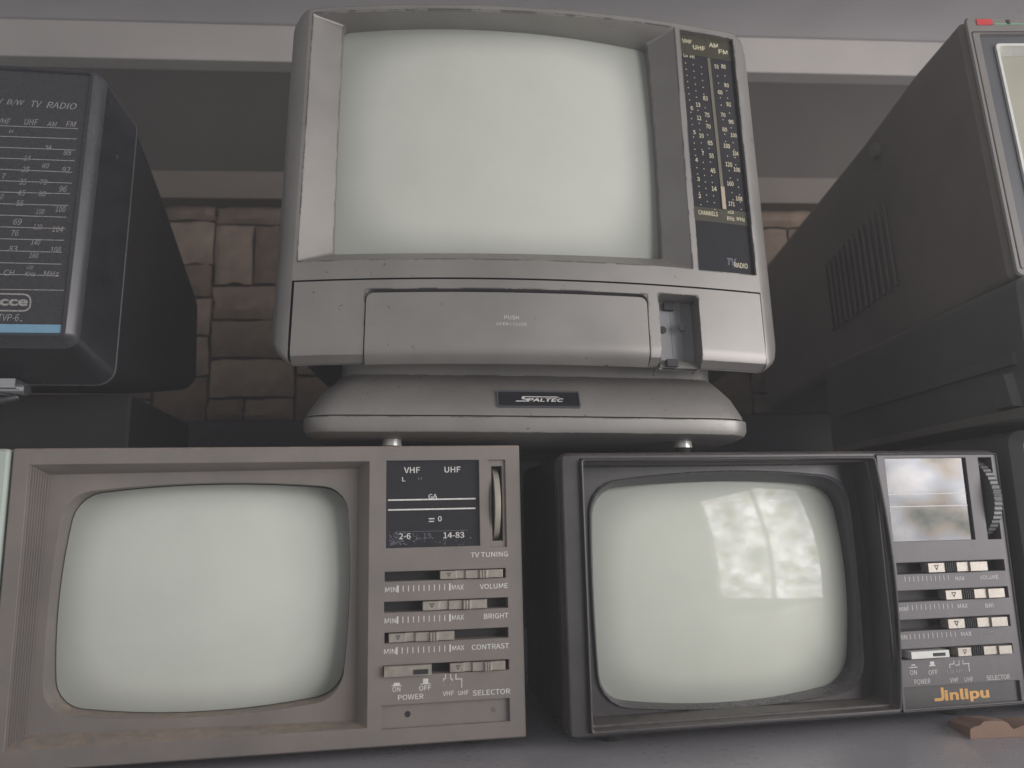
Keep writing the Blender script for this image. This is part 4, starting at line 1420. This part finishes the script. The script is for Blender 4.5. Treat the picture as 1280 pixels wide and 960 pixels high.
# the low black plinth it stands on
wq = FD.m @ Vector((0, 0, 0))
pl_o = FD.m @ Vector((md_rb[0], 0.050, 0))
FP = Frame((pl_o.x, pl_o.y, TOP_A), 9.112)
z_under = min((FD.m @ Vector((md_rb[0], yy_, zz_))).z for yy_, zz_ in ((.022, sm_rb[1]), (.075, md_rb[1]), (.135, bk_rb[1])))
hP = z_under - TOP_A
plq = [(-.20, hP), (-.004, hP), (-.004, 0), (-.20, 0)]
TP = thing('black_plinth', 'low black plinth under the black television radio', 'plinth', FP.m @ Matrix.Translation((-.1, .05, 0)))
MB().loft([loop(offx(plq, .0008, .0008), .001, y=0), loop(plq, .0014, y=.001), loop(plq, .0014, y=.125)], True, True).build('block', M['black_matte'], TP, FP, TP.matrix_world.copy())
MB().loft([loop([(p[0] + (-.003 if i in (0, 3) else .003), p[1]) for i, p in enumerate([(-.20, .006), (-.004, .006), (-.004, 0), (-.20, 0)])], .001, y=-.003), loop([(p[0] + (-.003 if i in (0, 3) else .003), p[1]) for i, p in enumerate([(-.20, .006), (-.004, .006), (-.004, 0), (-.20, 0)])], .001, y=.126)], True, True).build('foot_rail', M['black'], TP, FP, TP.matrix_world.copy())

# ------------------------------------------------------------------ dark grey set, upper right
rv = ray(1204, 20)
FFo = rv * (0.372 / rv.y)
FF = Frame(FFo, 1.8, 3.6)
rb_ = FF.at(1270, 346)
WF_, HF = 0.26, -rb_[1]
zf_bot = (FF.m @ Vector((0, 0, rb_[1]))).z
rF = FF.m @ Matrix.Translation((WF_ / 2, 0.08, rb_[1]))
TF = thing('grey_television', 'dark grey television with white trimmed screen, red badge and louvred side', 'television', rF)
LD = 0.36
xl_t, xl_b = 0.0, rb_[0]
fq = [(xl_t, 0), (WF_, 0), (WF_, rb_[1]), (xl_b, rb_[1])]
strip_z = FF.at(1204, 38.5)[1]
sqF = [(xl_t + .0002, strip_z), (WF_, strip_z), (WF_, rb_[1] + .004), (xl_b + .0005, rb_[1] + .004)]


g_in = FF.quad([(1214.5, 40), (1250, 40)], 0)[0][0]
bz = FF.at(1224, 41)[0]
tr = FF.at(1242, 56, .003)
MB().loft([loop(offx(fq, .002, .002), .003, y=.0035), loop(fq, .004, y=.006), loop(fq, .004, y=.05), loop(offx(fq, .002, .003), .006, y=.12), loop(offx(fq, .006, .006), .01, y=LD)], cap1=True).build('casing', M['dark_grey'], TF, FF, rF)
MB().loft([loop(offx(fq, .002, .002), .003, y=.0035), loop(offx(fq, .0005, .0005), .003, y=.001), loop(offx(fq, .0012, .0012), .003, y=0), loop(offx(sqF, g_in - .0006, .0002), .001, y=0), loop(offx(sqF, g_in, .0004), .001, y=.0022), loop(offx(sqF, g_in + .0006, .0006), .001, y=.0006),
           loop(offx(sqF, bz, .0012), .001, y=.0006), loop(offx(sqF, bz + .001, .0016), .001, y=.003)]).build('front_frame', M['grey_frame'], TF, FF, rF)
dz_ = strip_z - .0016 - tr[1]
tq = offx(sqF, tr[0], .0016 + dz_)
MB().loft([loop(offx(sqF, bz + .001, .0016), .001, y=.003), loop(tq, .002, y=.0032)]).build('inner_bezel', M['slate_frame'], TF, FF, rF)
MB().loft([loop(tq, .002, y=.0032), loop(offx(tq, .0001, .0001), .002, y=.0018), loop(offx(tq, .0015, .0015), .002, y=.0018), loop(offx(tq, .0018, .0018), .002, y=.0045), loop(offx(tq, .004, .003), .004, y=.010)]).build('screen_trim', M['trim'], TF, FF, rF)
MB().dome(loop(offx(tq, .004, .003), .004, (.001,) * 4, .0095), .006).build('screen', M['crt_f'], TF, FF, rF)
rd = FF.box4(1220.5, 24.5, 1240, 31.5)
MB().box(rd[0], rd[1], -.0004, .001, rd[2], rd[3]).build('red_badge', M['red'], TF, FF, rF)
rd2 = FF.box4(1242, 29.2, 1300, 31)
MB().box(rd2[0], rd2[1], -.0002, .001, rd2[2], rd2[3]).build('green_line', M['green'], TF, FF, rF)
rd3 = FF.box4(1258, 25, 1262, 30.5)
MB().box(rd3[0], rd3[1], -.0003, .001, rd3[2], rd3[3]).build('power_switch', M['slot'], TF, FF, rF)
# side: screw and louvres (on the plane x = left flank)


def flank(px, py):
    o = FF.inv @ Vector((0, 0, 0)); d = FF.inv.to_3x3() @ ray(px, py)
    t = (0.004 - o.x) / d.x
    p = o + d * t
    return (p.y, p.z)


sy, sz = flank(1101, 188)
MB().cyl((-.0015, sy, sz), (1, 0, 0), .0050, .008, 18).build('screw_boss', M['grey_frame'], TF, FF, rF)
ya, z1_ = flank(1108, 225)
yb, z0_ = flank(1030, 330)
ya, yb = min(ya, yb), max(ya, yb)
for i in range(13):
    yy = ya + (yb - ya) * (i + .5) / 13
    hh = (yb - ya) / 13 * .32
    zt = rb_[1] * (.36 + .004 * i); zb3 = rb_[1] * .76
    MB().add([(.0016, yy - hh, zb3), (.0012, yy, zb3), (.006, yy + hh, zb3), (.0016, yy - hh, zt), (.0012, yy, zt), (.006, yy + hh, zt)],
             [(0, 1, 4, 3), (1, 2, 5, 4), (0, 2, 1), (3, 4, 5)]).build('louvre', M['dark_grey'], TF, FF, rF, angle=20)

# ------------------------------------------------------------------ dark appliance under it, and the neighbour on the shelf that carries both
FG = Frame((rF.translation.x - 0, 0, 0), 1.8)
gx0 = (FF.m @ Vector((xl_b, 0, rb_[1])))
FG = Frame((gx0.x - .002, gx0.y - .006, 0), 1.8)
zg1 = zf_bot - .0002 - 0.0
zg0 = 0.0395
rG = FG.m @ Matrix.Translation((.13, .08, zg0))
TG = thing('radio_recorder', 'dark grey radio recorder lying under the white trimmed television', 'radio', rG)
zmax = min(zg1, zf_bot) - .0
hq = lambda d: [(d, zmax), (.25 - d, zmax), (.25 - d, zg0 + .004), (d, zg0 + .004)]
# top slopes so that the tilted set above rests on its back edge
MB().loft([loop(offx(hq(0), .003, .003), .004, y=.0), loop(hq(0), .006, y=.004), loop(hq(0), .006, y=.22)], True, True).build('casing', M['green_grey'], TG, FG, rG)
MB().box(-.0022, .0003, .010, .20, zg0 + .030, zg0 + .036).build('trim_strip', M['green_grey'], TG, FG, rG)
MB().box(-.0030, .0003, .004, .21, zg0 + .004, zg0 + .0085).build('base_strip', M['dark_grey'], TG, FG, rG)
MB().loft([[(-.004, .012, zg0 + .010), (-.004, .024, zg0 + .010), (-.004, .030, zg0 + .026), (-.004, .016, zg0 + .026)], [(.001, .010, zg0 + .009), (.001, .026, zg0 + .009), (.001, .032, zg0 + .027), (.001, .014, zg0 + .027)]], True, True).build('handle_pivot', M['green_grey'], TG, FG, rG)
for x_ in (.03, .22):
    for y_ in (.02, .19):
        MB().cyl((x_, y_, zg0), (0, 0, 1), .007, .0045, 14).build('foot', M['rubber'], TG, FG, rG)
uo = FC.m @ Vector((hwR + .0065, 0.0, 0))
FH = Frame((uo.x, uo.y - .004, SHELF_Z), 5.0)
rH = FH.m @ Matrix.Translation((.11, .08, 0))
TH = thing('green_grey_television', 'green grey television standing beside the gold lettered charcoal television', 'television', rH)
hH = zg0 - SHELF_Z
hq2 = [(0, hH), (.23, hH), (.23, .004), (0, .004)]
MB().loft([loop(offx(hq2, .004, .004), .005, y=.0), loop(hq2, .007, y=.005), loop(hq2, .007, y=.22)], False, True).build('casing', M['green_grey'], TH, FH, rH)
iqH = [(.02, hH - .016), (.15, hH - .016), (.15, .02), (.02, .02)]
MB().loft([loop(offx(hq2, .004, .004), .005, y=0), loop(iqH, .006, y=0), loop(offx(iqH, .004, .004), .008, y=.010)]).build('front_bezel', M['slate_frame'], TH, FH, rH)
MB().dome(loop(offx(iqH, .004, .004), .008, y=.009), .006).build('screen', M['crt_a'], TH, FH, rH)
for x_ in (.03, .20):
    for y_ in (.02, .19):
        MB().cyl((x_, y_, 0), (0, 0, 1), .007, .0045, 14).build('foot', M['rubber'], TH, FH, rH)

# ------------------------------------------------------------------ pale set at the far left
ue = FA.m @ Vector((-hwA - .0012, 0, 0))
FE = Frame((ue.x, ue.y, SHELF_Z), yawA - 1.0)
rE = FE.m @ Matrix.Translation((-.10, .08, 0))
TE = thing('pale_television', 'pale green grey television squeezed against the ribbed taupe television', 'television', rE)
hE = TOP_A - SHELF_Z
eq = [(-.21, hE), (0, hE), (0, .004), (-.21, .004)]
MB().loft([loop(offx(eq, .0012, .0012), .001, y=0), loop(eq, .002, y=.0016), loop(offx(eq, .004, 0), .004, y=.16)], False, True).build('casing', M['pale'], TE, FE, rE)
ieq = [(-.19, hE - .014), (-.055, hE - .014), (-.055, .018), (-.19, .018)]
MB().loft([loop(offx(eq, .0012, .0012), .001, y=0), loop(ieq, .006, y=0), loop(offx(ieq, .004, .004), .008, y=.010)]).build('front_bezel', M['pale'], TE, FE, rE)
MB().dome(loop(offx(ieq, .004, .004), .008, y=.009), .006).build('screen', M['crt_a'], TE, FE, rE)
for x_ in (-.18, -.03):
    for y_ in (.02, .13):
        MB().cyl((x_, y_, 0), (0, 0, 1), .007, .0045, 14).build('foot', M['rubber'], TE, FE, rE)

# ------------------------------------------------------------------ torn piece of cardboard on the shelf
v1 = ray(1214, 924)
p1 = v1 * (SHELF_Z / v1.z)
FK = Frame((p1.x, p1.y, SHELF_Z), 4.0)
ol = FK.quad([(1080 + X / 6, 800 + Y / 6) for X, Y in ((797, 745), (795, 668), (828, 650), (870, 640), (885, 620), (905, 609), (985, 606), (1055, 612), (1085, 628), (1105, 655), (1122, 668), (1150, 658), (1200, 640), (1330, 632), (1480, 660), (1480, 770))])
zmin = 0.0
ol = [(p[0], max(p[1], 0.0) if i not in (0, len(ol) - 1) else 0.0) for i, p in enumerate(ol)]
n = len(ol)
ck = MB().loft([[(p[0], 0, p[1]) for p in ol], [(p[0] + .002, .006, p[1] * .94) for p in ol], [(p[0] + .004, .022, p[1] * .55) for p in ol]], True, True)
card = ck.build('cardboard_scrap', M['card'], None, FK, Matrix(), angle=40)
card['label'] = 'torn brown cardboard scrap lying on the shelf'
card['category'] = 'cardboard'

# ------------------------------------------------------------------ added haze volume that lifts the darks like veiling lens glare
hm = bpy.data.materials.new('glare_haze')
hm.use_nodes = True
hN = hm.node_tree.nodes
hN.remove(hN['Principled BSDF'])
hv = hN.new('ShaderNodeVolumePrincipled')
hv.inputs['Color'].default_value = (0.95, 0.95, 1.0, 1)
hv.inputs['Density'].default_value = 0.13
hm.node_tree.links.new(hv.outputs[0], hN['Material Output'].inputs['Volume'])
hz_o = MB().box(-1.1, 1.15, -0.3, 1.0, SHELF_Z - 1.02, 0.62).build('haze', hm)
hz_o['kind'] = 'stuff'
